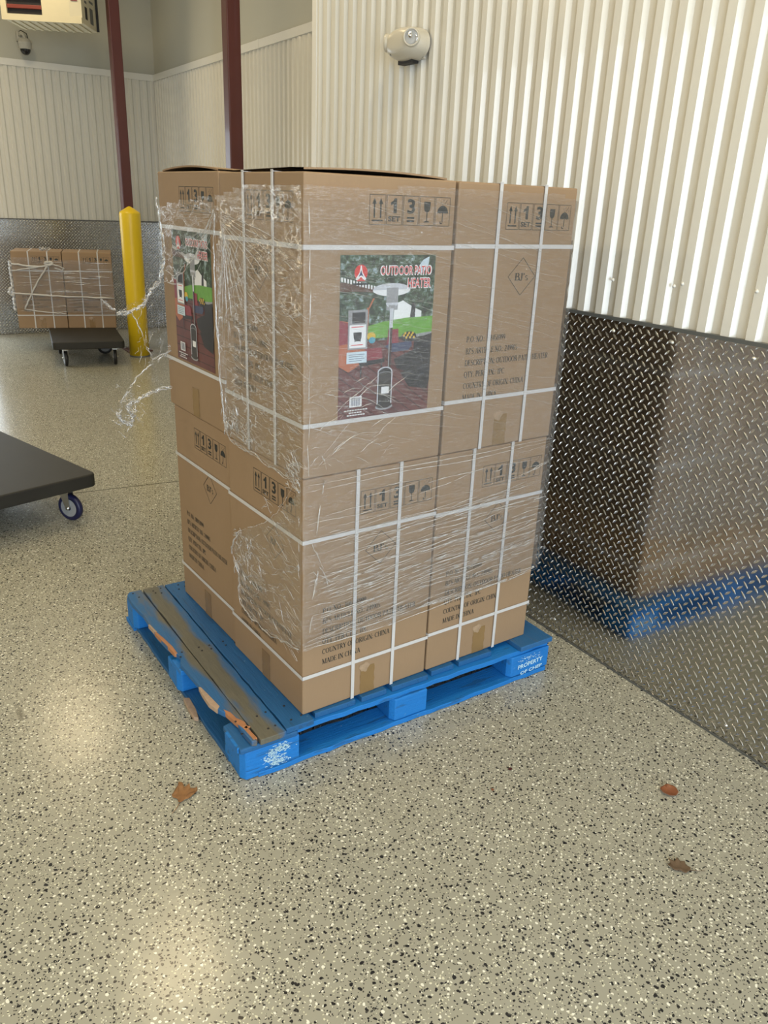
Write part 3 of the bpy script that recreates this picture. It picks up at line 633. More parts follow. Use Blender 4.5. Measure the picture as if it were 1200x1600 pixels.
carton(place(.474, 0, .458, CD, DZ), BTH, .458, CD, H1, {'F': PR(marks_s=.182, marks_top=.062, text_s=.058, text_top=.420, dia_s=.262, dia_top=.252)},
       'lower right brown carton in the pallet stack, beside the tread plate wall', (.562, .137), 'FB', (.135, .298), GR, tapes=('F',))
carton(place(.008, .487, .462, .465, DZ), BTH, .462, .465, H1, {'L': PR(marks_s=.178, marks_top=.045, text_s=.07, text_top=.405, dia_s=.295, dia_top=.235)},
       'lower left carton of the pallet stack, bare of film, with two level white straps', (.575, .131), None, (), GR, tapes=('L',))
carton(place(.474, .487, .458, .465, DZ), BTH, .458, .465, H1, {}, 'lower brown carton at the hidden far corner of the pallet stack', (.57, .131), None, (), GR, tapes=())
carton(place(0, 0, CW, CD, ZM), BTH, CW, CD, H2, {'F': ('poster', (.105, .410, .152, .578, .189, .043)), 'L': PR(marks_s=.166, marks_top=.044, text_top=.412, dia_s=.238, dia_top=.243, w3=.372)},
       'upper near carton with the large picture label of an outdoor heater facing the open floor', (.596, .147), 'LR', (.157, .325), GR, open_flap=('F',), tapes=())
carton(place(.477, 0, .462, CD, ZM), BTH, .462, CD, H2, {'F': PR(marks_s=.181, marks_top=.048, text_s=.066, text_top=.432, dia_s=.263, dia_top=.250)},
       'upper right carton in the stack with two white upright straps and a clear diamond badge', (.600, .160), 'FB', (.150, .325), GR, tapes=('F',))
carton(place(0, .484, CW, CD, ZM + .003), BTH, CW, CD, H2, {'L': ('poster', (.100, .408, .18, .60, .181, .043))},
       'upper far left carton with its picture label half behind torn stretch film', (.600, .168), None, (), GR, open_flap=('L',), tapes=('L',))
carton(place(.477, .484, .462, .47, ZM), BTH, .462, .47, H2, {}, 'upper brown carton at the hidden far corner of the stack', (.60, .15), None, (), GR, tapes=())

# ---------------------------------------------------------------- stretch film
def inside(pt, poly):
    x, y = pt; c_ = False; n = len(poly)
    for i in range(n):
        x0, y0 = poly[i]; x1, y1 = poly[(i + 1) % n]
        if (y0 > y) != (y1 > y) and x < (x1 - x0) * (y - y0) / (y1 - y0) + x0: c_ = not c_
    return c_
def film_patch(mb, poly, fn, m, step=.010, amp=.004, freq=9, aniso=(1, 1)):
    u0 = min(p[0] for p in poly); u1 = max(p[0] for p in poly); v0 = min(p[1] for p in poly); v1 = max(p[1] for p in poly)
    nu = int((u1 - u0) / step) + 1; nv = int((v1 - v0) / step) + 1; idx = {}; vs = []; fs = []
    def vid(i, j):
        if (i, j) not in idx:
            u = u0 + (u1 - u0) * i / nu; v = v0 + (v1 - v0) * j / nv
            n_ = noise.noise(Vector((u * freq * aniso[0], v * freq * aniso[1], 3.3))) + .5 * noise.noise(Vector((u * freq * 3 * aniso[0], v * freq * 3 * aniso[1], 9.1)))
            jx = step * .35 * noise.noise(Vector((u * 60, v * 60, 1))); jz = step * .35 * noise.noise(Vector((u * 60, v * 60, 5)))
            idx[(i, j)] = len(vs); vs.append(fn(u + jx, v + jz, amp * (.5 + .5 * n_)))
        return idx[(i, j)]
    for i in range(nu):
        for j in range(nv):
            u = u0 + (u1 - u0) * (i + .5) / nu; v = v0 + (v1 - v0) * (j + .5) / nv
            if inside((u, v), poly): fs.append((vid(i, j), vid(i + 1, j), vid(i + 1, j + 1), vid(i, j + 1)))
    mb.add(vs, fs, m, None, True)
FE = .0085
def onF(u, z, e=0): return stk(u, -FE - e, z)
def onL(v, z, e=0): return stk(-FE - e, v, z)
froot = empty('stretch_wrap', stk(0, 0, ZM)); tag(froot, 'clear stretch wrap round the tall pallet stack, torn at the left with tails hanging', 'plastic wrap')
froot_inv = Matrix.Translation(-froot.location)
fm = MB(); FT = froot_inv
def F1(u, z, e): return tuple(FT @ Vector(onF(u, z, e)))
def L1(v, z, e): return tuple(FT @ Vector(onL(v, z, e)))
front = [(-.008, .377), (.103, .372), (.291, .372), (.463, .393), (.69, .404), (.955, .423), (.955, 1.0), (.955, 1.638), (.70, 1.646), (.44, 1.642), (.21, 1.640), (-.008, 1.634)]
film_patch(fm, front, F1, 'film', .011, .004, 8, (1, 3)); fm.build('film_front_sheet', froot)
fm = MB()
left1 = [(.487, 1.60), (.46, 1.53), (.50, 1.44), (.50, 1.25), (.488, 1.08), (.487, 1.02), (.468, .905), (.346, .900), (.122, .888), (-.008, .895), (-.008, 1.634), (.30, 1.63)]
film_patch(fm, left1, L1, 'filmc', .010, .003, 9, (1, 2)); fm.build('film_side_sheet', froot)
fm = MB()
left2 = [(-.008, .905), (.04, .83), (.13, .76), (.206, .705), (.385, .613), (.45, .53), (.40, .46), (.40, .37), (.33, .332), (.17, .338), (-.008, .377)]
film_patch(fm, left2, L1, 'filmc', .010, .004, 11, (1, 1.6)); fm.build('film_lower_side_sheet', froot)
fm = MB()
left3 = [(.955, 1.56), (.70, 1.59), (.49, 1.60), (.48, 1.53), (.56, 1.485), (.70, 1.42), (.86, 1.33), (.965, 1.34)]
film_patch(fm, left3, L1, 'film0', .012, .002, 8); fm.build('film_far_side_sheet', froot)
fm = MB()   # flap on the wall side, trailing past the right edge
film_patch(fm, [(0, .42), (.95, .42), (.95, 1.63), (0, 1.63)], lambda v, z, e: tuple(FT @ Vector(stk(.945 + e, v, z))), 'film', .02, .005, 9, (1, 3))
film_patch(fm, [(.93, .425), (.985, .44), (.99, .50), (.975, .56), (.955, .60), (.93, .60)], lambda u, z, e: tuple(FT @ Vector(stk(u, -.004 + e * 2, z))), 'filmc', .006, .006, 30)
fm.build('film_wall_side_sheet', froot)
# gathered folds: fine ridges where the film is bunched
rf = random.Random(3); fo = MB()
def fold(fn, a, b, r, bend=.0, n=7, jit=.002):
    pts = []; L = math.hypot(b[0] - a[0], b[1] - a[1]); ph = rf.random() * 50
    for k in range(n + 1):
        t = k / n; u = a[0] + (b[0] - a[0]) * t; z = a[1] + (b[1] - a[1]) * t + bend * math.sin(PI * t) + jit * noise.noise(Vector((t * 4, ph, 0))) * 2
        pts.append(fn(u, z, .003 + .002 * rf.random()))
    fo.tube(pts, [r * (.15 + math.sin(PI * (.06 + .88 * k / n))) for k in range(n + 1)], 'fold', 4)
for k in range(150):    # upper front: faint slanting tension lines
    u = rf.uniform(0, .8); z = rf.uniform(.98, 1.62); L = rf.uniform(.05, .25); fold(F1, (u, z), (min(.94, u + L), z - L * rf.uniform(.12, .30)), rf.uniform(.0002, .0005))
for k in range(55):
    u = rf.uniform(-.005, .25); z = rf.uniform(.92, 1.15); L = rf.uniform(.02, .10); fold(F1, (u, z), (u + L, z + L * rf.uniform(-.6, 1.0)), rf.uniform(.0004, .0011), .004)
for k in range(420):    # lower front: denser wraps rising to the right
    u = rf.uniform(0, .85); z = rf.gauss(.58, .11); z = max(.40, min(.88, z)); L = rf.uniform(.04, .26); fold(F1, (u, z), (min(.945, u + L), z + L * rf.uniform(-.02, .16)), rf.uniform(.0003, .0013), rf.uniform(-.004, .004))
fold(F1, (-.005, .378), (.29, .373), .0016, -.002, 14); fold(F1, (.29, .373), (.95, .424), .0020, -.004, 20); fold(F1, (-.005, .388), (.6, .41), .0012, -.002, 14)
for z in (.885, .87): fold(F1, (0, z), (.945, z + .012), .0013, -.004, 16, .004)
for k in range(7):
    z = 1.60 - k * .10; fold(F1, (.006 + .004 * (k % 3), z), (.010, z - .09), .0013, 0, 5, .004)
for k in range(9):      # creases at the near corner
    z = rf.uniform(.42, 1.0); fold(F1, (.004 + rf.uniform(0, .07), z), (.01 + rf.uniform(0, .09), z - rf.uniform(.03, .10)), rf.uniform(.0012, .0028), .01, 6, .008)
for k in range(16):     # fan of folds over the upper left side
    fold(L1, (.487 - .004 * k, 1.562 - .004 * k), (.02 + .034 * k, 1.49 - .02 * k), rf.uniform(.0008, .0018), .006, 12)
for k in range(430):    # crumpling on the upper left side
    v = rf.uniform(.02, .48); z = rf.uniform(.92, 1.50); L = rf.uniform(.01, .10); a = rf.gauss(-.05, .22)
    if v > .33 and z > 1.2: a = rf.uniform(-1.5, 1.5)
    fold(L1, (v, z), (v - L * math.cos(a), z + L * math.sin(a)), rf.uniform(.0003, .0013), rf.uniform(-.004, .004), 5)
for k in range(260):
    v = rf.uniform(0, .42); z = rf.uniform(.35, .62 if v > .25 else .80); L = rf.uniform(.01, .08); a = rf.gauss(-.1, .4); fold(L1, (max(0, v), z), (max(0, v - L * math.cos(a)), z + L * math.sin(a)), rf.uniform(.0004, .0012), rf.uniform(-.004, .004), 5)
for k in range(110):
    v = rf.uniform(.25, .50); z = rf.uniform(.90, 1.05) if k % 2 else rf.uniform(.93, .96) - .1 * (.5 - v); L = rf.uniform(.01, .035); a = rf.uniform(0, PI); fold(L1, (v, max(.90, z)), (v - L * math.cos(a), max(.895, z + L * math.sin(a))), rf.uniform(.0006, .0022), .003, 4, .004)
for k in range(70):
    v = rf.uniform(.30, .44); z = rf.uniform(.44, .60); L = rf.uniform(.01, .035); a = rf.uniform(0, PI); fold(L1, (v, z), (v - L * math.cos(a), z + L * math.sin(a)), rf.uniform(.0006, .0022), .003, 4, .004)
for k in range(60):
    v = rf.uniform(-.004, .06); z = rf.uniform(.86, .95); L = rf.uniform(.01, .04); a = rf.uniform(-.5, .9); fold(L1, (v, z), (v + L * math.cos(a), z + L * math.sin(a)), rf.uniform(.0006, .0018), .003, 4, .003)
def edge_run(fn, pts, r, jit=.006, n=5):
    q = []
    for (a, b), (c_, d_) in zip(pts, pts[1:]):
        for k in range(n): t = k / n; q.append((a + (c_ - a) * t + jit * rf.uniform(-1, 1), b + (d_ - b) * t + jit * rf.uniform(-1, 1)))
    q.append(pts[-1]); fo.tube([fn(u, z, .004 + .004 * rf.random()) for u, z in q], [r * rf.uniform(.5, 1.4) for _ in q], 'fold', 5)
for r0 in (.0018, .0014, .001): edge_run(L1, [(.487, 1.562), (.50, 1.44), (.50, 1.25), (.488, 1.08), (.47, .95), (.44, .905), (.346, .900), (.20, .895), (.08, .888), (0, .893)], r0, .007)
for r0 in (.0020, .0015, .001): edge_run(L1, [(.385, .613), (.45, .53), (.40, .46), (.40, .37), (.33, .334), (.17, .338), (0, .377)], r0, .007)
edge_run(L1, [(.02, .885), (.13, .76), (.206, .705), (.385, .613)], .0008, .003); edge_run(L1, [(.50, 1.44), (.62, 1.50), (.75, 1.54)], .0008); 
edge_run(L1, [(.487, 1.562), (.56, 1.50), (.66, 1.42), (.80, 1.36), (.96, 1.36)], .0016, .008)
edge_run(L1, [(.49, 1.545), (.58, 1.47), (.70, 1.40), (.84, 1.32), (.97, 1.33)], .0022, .008)
for k in range(14): fold(L1, (.49, 1.56 - .003 * k), (rf.uniform(.6, .95), 1.60 - k * .02), rf.uniform(.0005, .001), .0, 8)
fo.build('gathered_fold', froot)
# loose torn tails hanging off the far left corner
tail = MB()
def T1(x, z, e): return tuple(FT @ Vector((x, 2.70 + 5 * e + .25 * (.86 - x) * math.sin(9 * z), z)))
film_patch(tail, [(.865, 1.40), (.83, 1.33), (.788, 1.295), (.745, 1.262), (.722, 1.235), (.745, 1.18), (.767, 1.12), (.79, 1.075), (.86, 1.10)], T1, 'film0', .008, .008, 20)
film_patch(tail, [(.86, 1.10), (.79, 1.078), (.778, 1.04), (.73, .995), (.69, .935), (.665, .885), (.672, .86), (.703, .838), (.735, .86), (.747, .893), (.781, .94), (.85, .975)], T1, 'film0', .008, .012, 26)
film_patch(tail, [(.788, 1.295), (.76, 1.275), (.729, 1.268), (.70, 1.252), (.674, 1.250), (.646, 1.270), (.622, 1.285), (.632, 1.262), (.66, 1.235), (.70, 1.220), (.75, 1.222)], T1, 'filmc', .006, .008, 30)
film_patch(tail, [(.865, 1.56), (.845, 1.56), (.850, 1.50), (.846, 1.42), (.848, 1.34), (.865, 1.36)], T1, 'film0', .006, .004, 20)
tail.build('loose_tail', froot)
tr = MB()
def strand(pts, r, n=6, jit=.005, k=1):
    for _ in range(k):
        q = []
        for (a, b), (c_, d_) in zip(pts, pts[1:]):
            for i in range(n): t = i / n; q.append((a + (c_ - a) * t + jit * rf.uniform(-1, 1), b + (d_ - b) * t + jit * rf.uniform(-1, 1)))
        q.append(pts[-1]); tr.tube([T1(x, z, .004 * rf.random()) for x, z in q], [r * rf.uniform(.4, 1.5) for _ in q], 'fold', 5)
strand([(.836, 1.59), (.845, 1.52), (.852, 1.45), (.850, 1.40)], .0028, 6, .002, 2)
strand([(.852, 1.40), (.83, 1.33), (.79, 1.30), (.765, 1.255), (.722, 1.24), (.70, 1.235), (.67, 1.24)], .0026, 6, .007, 4)
strand([(.722, 1.24), (.745, 1.18), (.767, 1.12), (.79, 1.075), (.855, 1.10)], .0014, 6, .004, 2)
strand([(.855, 1.10), (.80, 1.07), (.75, 1.03), (.70, .96), (.672, .885)], .0016, 6, .006, 2)
strand([(.672, .885), (.68, .86), (.703, .842), (.72, .87), (.70, .91), (.735, .93), (.78, .955), (.85, .975)], .0022, 6, .008, 4)
strand([(.67, 1.245), (.645, 1.262), (.625, 1.284)], .0016, 6, .005, 3)
for _ in range(26):
    x = rf.uniform(.74, .85); z = rf.uniform(1.08, 1.34); strand([(x, z), (x - .02 * rf.random(), z - .06 * rf.random())], .0007, 4, .003)
for _ in range(40):
    x = rf.gauss(.71, .025); z = rf.gauss(.90, .04); strand([(x, z), (x + .03 * rf.uniform(-1, 1), z + .03 * rf.uniform(-1, 1))], .0010, 3, .004)
tr.build('twisted_strand', froot)

# ---------------------------------------------------------------- pallet
PX, PY, PTH = .6895, 1.81, .0203
pal = empty('pallet', (PX, PY, 0), PTH); tag(pal, 'battered blue wooden block pallet under the tall carton stack, left edge splintered', 'pallet')
rp = random.Random(11)
def plank(u0, v0, u1, v1, z0, z1, m, name='deck_board', along='v', rough=.003):
    """a board with slightly uneven long edges"""
    mb = MB(); n = 24; L = []; Rr = []
    for k in range(n + 1):
        t = k / n
        if along == 'v': L.append((u0 + rough * rp.uniform(-1, 1) * .5, v0 + (v1 - v0) * t)); Rr.append((u1 + rough * rp.uniform(-1, 1) * .5, v0 + (v1 - v0) * t))
        else: L.append((u0 + (u1 - u0) * t, v1 + rough * rp.uniform(-1, 1))); Rr.append((u0 + (u1 - u0) * t, v0 + rough * rp.uniform(-1, 1)))
    mb.prism(L[::-1] + Rr if along == 'v' else Rr + L[::-1], z0, z1, m)
    return mb
V0, V1 = -.040, 1.050
# splintered outer board: outline follows the break
mb = MB()
outer = [(.055, V0), (.062, .06), (.058, V1), (.012, V1), (-.002, 1.03), (-.006, .96), (-.002, .89), (.004, .85), (.0, .76), (-.002, .68), (.004, .60), (.012, .545), (.022, .50), (.006, .46), (.010, .38), (.014, .30), (.016, .215), (.014, .165), (.026, .135), (.038, .125), (.040, .08), (.036, .03), (.040, V0 + .005)]
mb.prism(outer, .121, .1400, 'worn'); mb.build('deck_board', pal, bevel=.0025)
mb = plank(.064, V0 - .004, .1475, V1, .121, .1403, 'worn'); mb.build('deck_board', pal, bevel=.0025)
mb = plank(.153, V0 + .006, .246, V1 - .004, .121, .1398, 'blue'); mb.build('deck_board', pal, bevel=.0025)
u = .262
for wd in (.145, .095, .145, .095, .145, .095):
    if u + wd > 1.09: break
    plank(u, -.010 + .010 * (u > .6), u + wd, V1, .121, .140, 'blue').build('deck_board', pal, bevel=.002); u += wd + .022
plank(1.085, V0 + .004, 1.24, V1, .121, .1402, 'worn').build('deck_board', pal, bevel=.003)
for v in (-.022, .44, .96): plank(.0, v, 1.23, v + .09, .102, .120, 'bluex', along='u').build('stringer_board', pal, bevel=.002)
# blocks
for (u0, u1) in ((.0, .198), (.537, .677), (1.045, 1.235)):
    for (v0, v1) in ((-.030, .112), (.470, .590), (.960, 1.068)):
        b = MB(); mat = 'bluex'
        n = 5; near = (u0 == 0 and v0 < 0)
        top = .1185 if near and False else .1015; ub = u0 + (.01 if near else 0)
        pts = [(ub + .012, v0), (u1, v0), (u1, v1), (ub + .004, v1), (ub, v0 + .02)]
        b.prism(pts, .0025 if near else .0185, top, mat)
        if near:   # exposed splintered end of the block top, where the board broke away
            b.prism([(.004, -.034), (.19, -.036), (.19, .0), (.055, .02), (.05, .11), (.006, .10)], .1015, .1205, 'blue')
        b.build('block', pal, bevel=.005)
# bottom boards
for v in (-.034, .985): plank(.06 if v < 0 else .0, v, 1.225, v + .10, .001, .018, 'bluex', along='u').build('bottom_board', pal, bevel=.002)
for u_ in (.012, .56, 1.14): plank(u_, .075, u_ + .09, .98, .0015, .0175, 'blue').build('bottom_board', pal, bevel=.002)  # darker blue here paints the shade under the deck
plank(.075, .47, 1.14, .57, .0012, .017, 'bluex', along='u').build('bottom_board', pal)
# splinters of fresh wood along the broken edge
def splinter(pts, m, name='splinter', z=.1395, th=.014):
    mb = MB(); mb.prism(pts, z - th, z + .0015, m); o = mb.build(name, pal, bevel=.0012); o['label'] = 'raw orange split wood' if m == 'fresh' else 'pale torn wood'
splinter([(-.003, .700), (.004, .70), (.012, .65), (.020, .58), (.020, .525), (.010, .53), (.005, .60), (-.001, .66)], 'fresh'); splinter([(-.005, .765), (.001, .765), (.007, .70), (.000, .69)], 'palewood')
splinter([(.008, .30), (.014, .295), (.020, .24), (.026, .17), (.012, .155), (.002, .20), (.004, .26)], 'palewood')
splinter([(.030, .150), (.042, .125), (.046, .09), (.060, .06), (.056, .02), (.060, -.03), (.048, -.032), (.044, .03), (.036, .07), (.028, .125)], 'fresh')
splinter([(.045, .035), (.058, .04), (.066, .03), (.052, .025)], 'fresh', th=.004)
splinter([(.002, .44), (.02, .43), (.016, .36), (.006, .31), (-.006, .32), (-.004, .38)], 'palewood', z=.0165, th=.014)
splinter([(.008, -.036), (.055, -.036), (.052, .015), (.010, .012)], 'palewood', z=.1195, th=.004) if False else None
# nails, knots
for u_ in (.03, .10, .125, .19, .22):
    for v in (.0, .07, .50, .53, .99, 1.02): nl = MB(); nl.lathe([(0, .1425), (.0032, .1422), (.0036, .1405)], 'dark', Matrix.Translation((u_ + rp.uniform(-.01, .01), v + rp.uniform(-.01, .01), 0)), 8); nl.build('nail', pal)
# stencil paint on two block faces
st = MB(); rs = random.Random(5)
def fleck(u, z, a, b, y=-.0312):
    n = 7; ph = rs.random() * 6; st.add([(u + a * math.cos(2 * PI * k / n + ph) * rs.uniform(.6, 1.2), y, z + b * math.sin(2 * PI * k / n + ph) * rs.uniform(.6, 1.2)) for k in range(n)], [tuple(range(n))], 'stencil')
for k in range(420):
    t = rs.random(); a = .7 + t * 4.6; u = .132 + .030 * math.cos(a) + rs.gauss(0, .012); z = .056 + .024 * math.sin(a) + rs.gauss(0, .008)
    if .065 < u < .192 and .012 < z < .095: fleck(u, z, rs.uniform(.001, .0055), rs.uniform(.0006, .0016), -.0315)
st.build('paint_splash', pal); st = MB()
for s_, z, x0, x1, hh in (('PROPERTY', .045, 1.085, 1.205, .017), ('OF CHEP', .018, 1.10, 1.205, .014)):
    vs, fs = text(s_, .02); st.add([(x0 + a * (x1 - x0), -.0312, z + b * hh + a * .006) for a, b in vs], fs, 'stencil')
for k in range(60): fleck(rs.uniform(1.08, 1.19), rs.gauss(.080, .007), rs.uniform(.001, .005), rs.uniform(.0005, .0015))
st.build('stencilled_lettering', pal)

# ---------------------------------------------------------------- dollies
def rounded(w, d, r, n=6):
    out = []
    for cx, cy, a0 in ((w / 2 - r, d / 2 - r, 0), (-w / 2 + r, d / 2 - r, 90), (-w / 2 + r, -d / 2 + r, 180), (w / 2 - r, -d / 2 + r, 270)):
        for k in range(n + 1): a = math.radians(a0 + 90 * k / n); out.append((cx + r * math.cos(a), cy + r * math.sin(a)))
    return out
def dolly(loc, rz, w, d, top, label, casters, wheel_m='navy', th=.070):
    root = empty('platform_dolly', loc, rz); tag(root, label, 'dolly')
    m = MB(); m.prism(rounded(w, d, .035), top - th, top, 'black'); m.build('deck', root, bevel=.008)
    m = MB(); m.box((-w / 2 + .08, -d / 2 + .08, top - th - .012), (w / 2 - .08, d / 2 - .08, top - th - .001), 'rubber'); m.build('underframe', root)
    R = (top - th - (.036 if wheel_m == 'navy' else .020)) / 2 * .98
    for cx, cy, yaw in casters:
        c_ = MB(); T = Matrix.Translation((cx, cy, 0)) @ Matrix.Rotation(yaw, 4, 'Z')
        zt = top - th - .001
        c_.box((-.045, -.04, zt - .008), (.045, .04, zt), 'zinc', T); c_.lathe([(.024, zt - .02), (.026, zt - .008)], 'zinc', T, 16)
        for s_ in (-1, 1): c_.prism([(-.026, zt - .020), (.030, zt - .020), (.036, R + .004), (.026, R - .012), (.012, R - .010)], .020 * s_ - .0014, .020 * s_ + .0014, 'zinc', T @ Matrix.Rotation(PI / 2, 4, 'X') )
        c_.box((-.026, -.0214, zt - .022), (.030, .0214, zt - .018), 'zinc', T)
        AX = T @ Matrix.Translation((.024, 0, R)) @ Matrix.Rotation(PI / 2, 4, 'X')
        c_.lathe([(0, .030), (.008, .030), (.008, -.030), (0, -.030)], 'zinc', AX, 10)
        o = c_.build('caster', root)
        wm = MB()
        wm.lathe([(0, .012), (R * .55, .012), (R * .62, .015), (R * .72, .014), (R * .74, .0155), (R * .90, .0155), (R, .009), (R, -.009), (R * .90, -.0155), (R * .74, -.0155), (R * .72, -.014), (R * .62, -.015), (R * .55, -.012), (0, -.012)], wheel_m, AX, 36)
        for s_ in (-1, 1): wm.lathe([(R * .20, .0165 * s_), (R * .68, .0162 * s_)], 'hub', AX, 36)
        wm.build('wheel', o)
    return root
a1 = math.radians(17)
def off(cx, cy, a, x, y): return (cx + x * math.cos(a) - y * math.sin(a), cy + x * math.sin(a) + y * math.cos(a), 0)
W1, D1 = .70, 1.22
c1 = off(.848, 4.035, a1, -W1 / 2, D1 / 2)
dolly(c1, a1, W1, D1, .25, 'low black flat dolly cut off by the left edge of the picture, near the pallet', [(W1 / 2 - .125, -D1 / 2 + .105, -1.2), (-W1 / 2 + .11, -D1 / 2 + .11, .4), (W1 / 2 - .11, D1 / 2 - .11, -.9), (-W1 / 2 + .11, D1 / 2 - .11, .2)])
a2 = math.radians(-9)
W2, D2 = .655, 1.12
c2 = off(1.40, 8.02, a2, W2 / 2, D2 / 2)
dolly(c2, a2, W2, D2, .245, 'black flat dolly carrying two wrapped cartons near the far wall', [(-W2 / 2 + .11, -D2 / 2 + .10, PI / 2 + .1), (W2 / 2 - .09, -D2 / 2 + .10, PI / 2 - .1), (-W2 / 2 + .08, D2 / 2 - .35, PI / 2), (W2 / 2 - .16, D2 / 2 - .42, .1)], 'rubber')

# ---------------------------------------------------------------- two cartons on the far dolly
A3 = math.radians(-14.6); O3 = Vector((1.268, 8.985, .2455)); H3 = .757
def far(u, v, z): return (O3.x + u * math.cos(A3) - v * math.sin(A3), O3.y + u * math.sin(A3) + v * math.cos(A3), O3.z + z)
G2 = 'cartons on the far dolly'
carton(far(.236, .236, 0), A3, .472, .472, H3, {'F': PR()}, 'left of two wrapped cartons on the far dolly, white film bunched and knotted over it', (.572, .131), 'FB', (.16, .34), G2, tapes=('F',))
carton(far(.715, .236, 0), A3, .472, .472, H3, {'F': PR()}, 'right of two wrapped cartons on the far dolly, beside the yellow bollard', (.572, .131), 'FB', (.16, .34), G2, tapes=('F',))
w2 = empty('stretch_wrap', far(.475, .236, 0)); tag(w2, 'twisted white stretch wrap knotted round the two cartons on the far dolly', 'plastic wrap')
I2 = Matrix.Translation(-w2.location)
def B1(u, z, e): return tuple(I2 @ Vector(far(u, -.009 - e, z)))
def B2(v, z, e): return tuple(I2 @ Vector(far(-.009 - e, v, z)))
m = MB(); film_patch(m, [(0, .20), (.3, .17), (.95, .14), (.955, .66), (.5, .68), (0, .70)], B1, 'film', .02, .005, 8, (1, 4)); film_patch(m, [(0, .20), (.46, .2), (.46, .70), (0, .70)], B2, 'filmc', .02, .01, 8); m.build('film_sheet', w2)
fo = MB()
for k in range(70):
    u = rf.uniform(0, .8); z = rf.gauss(.42, .13); z = max(.17, min(.66, z)); L = rf.uniform(.08, .35); fold(B1, (u, z), (min(.95, u + L), z - L * rf.uniform(-.05, .06)), rf.uniform(.001, .0028), 0)
fo.build('gathered_fold', w2)
kn = MB()
def rope(fn, pts, r, jit=.003):
    q = []
    for a, b in zip(pts, pts[1:]):
        for i in range(6): t = i / 6; q.append(tuple(a[j] + (b[j] - a[j]) * t + (jit * rf.uniform(-1, 1) if j < 2 else 0) for j in range(3)))
    q.append(pts[-1]); kn.tube([fn(*p) for p in q], [r * rf.uniform(.75, 1.25) for _ in q], 'strap', 7)
rope(B1, [(.0, .64, .01), (.20, .615, .015), (.34, .625, .03)], .008); rope(B1, [(.0, .57, .01), (.18, .60, .015), (.34, .63, .03)], .007)
rope(B1, [(.34, .625, .03), (.22, .46, .012), (.13, .30, .01), (.08, .20, .008)], .008)
rope(B1, [(-.02, .355, .012), (.10, .345, .01), (.40, .325, .008), (.95, .305, .008)], .0075)
rope(B1, [(.07, .195, .008), (.30, .16, .008), (.47, .15, .008)], .005)
for k in range(9):
    a = k * .7; rope(B1, [(.34 + .03 * math.cos(a), .645 + .018 * math.sin(a), .03), (.355 + .04 * math.cos(a + 1.6), .65 + .02 * math.sin(a + 1.6), .035)], .011)
rope(B1, [(.37, .64, .04), (.44, .625, .03), (.49, .60, .02), (.47, .58, .015), (.40, .60, .02)], .0055)
for k in range(10):
    z = .66 - k * .048; rope(B2, [(.02, z, .0), (.05, z - .02, .012), (.015, z - .05, .006)], .014, .006)
rope(B2, [(.03, .40, .02), (.02, .36, .05), (.02, .33, .02)], .014, .01)
kn.build('twisted_cord', w2)
tp = MB(); 
for k in range(12): tp.tube([tuple(I2 @ Vector(far(.30 + rf.uniform(-.04, .06), .10 + rf.uniform(-.02, .02), H3 + rf.uniform(.006, .035)))) for _ in range(3)], .005, 'fold', 5)
tp.build('crumpled_tuft', w2)

# ---------------------------------------------------------------- unit heater, top left
hr = empty('unit_heater', (0, 0, 0)); 
FL = Vector((1.431, 8.869, 3.0)); FR = Vector((2.049, 8.53, 3.0)); du = (FR - FL).normalized(); dv = Vector((-du.y, du.x, 0)); hr.location = (FL + FR) / 2 + dv * .25; hr.rotation_euler = (0, 0, math.atan2(du.y, du.x))
tag(hr, 'cream gas unit heater hanging at the top left with dark red louvres', 'heater')
WH = (FR - FL).length; 
m = MB()
x0, x1 = -WH / 2, WH / 2
m.box((x0, -.22, .012), (x1, .27, .62), 'cream'); 
m.prism([(x1, -.22), (x1, .27), (x1 + .0, .27)], .012, .62, 'cream') if False else None
m.build('cabinet', hr, bevel=.006)
m = MB(); ox0, ox1 = x0 + .05, x0 + .36
m.box((x0, -.25, 0), (x1, -.22, .05), 'cream'); m.box((x0, -.25, .05), (ox0, -.22, .62), 'cream'); m.box((ox1, -.25, .05), (x1 - .10, -.22, .62), 'cream'); m.prism([(x1 - .10, -.25), (x1, -.225), (x1, -.22), (x1 - .10, -.22)], 0.05, .62, 'cream'); m.box((ox0, -.224, .05), (ox1, -.2205, .62), 'dark')
m.build('front_panel', hr)
for k in range(7):
    m = MB(); z = .095 + k * .075; m.box((ox0 + .004, -.246, z), (ox1 - .004, -.222, z + .030), 'louv'); m.build('louvre', hr, bevel=.003)
m = MB(); vs, fs = text('F', .05); m.add([(x1 - .085 + .055 * (1 - b), -.2515 + .015 * (1 - b) + .0, .175 + a * .075) for a, b in vs], fs, 'louv'); m.build('lettering', hr)
m = MB()
for (a, b, c_, d_) in ((.10, .17, .06, .16), (.10, .17, .19, .21), (.08, .18, .26, .275), (.26, .36, .05, .18), (.26, .38, .22, .24), (.26, .36, .30, .33)): m.box((x1 + .0005, -.22 + a, c_), (x1 + .002, -.22 + b, d_), 'dark' if b - a < .1 and c_ < .1 and a < .2 else 'cap')
m.box((x1 + .001, .245, .02), (x1 + .02, .265, .62), 'dark'); m.build('side_labels', hr)
for sx in (x0 + .1, x1 - .1):
    for sy in (-.1, .15): m = MB(); m.tube([(sx, sy, .62), (sx, sy, 1.2)], .006, 'zinc', 8); m.build('hanger_rod', hr)
m = MB()
for k in range(9): m.box((x0 + .03 + k * .075, -.20, .004), (x0 + .055 + k * .075, .25, .0118), 'cream')
m.build('underside_ribs', hr)

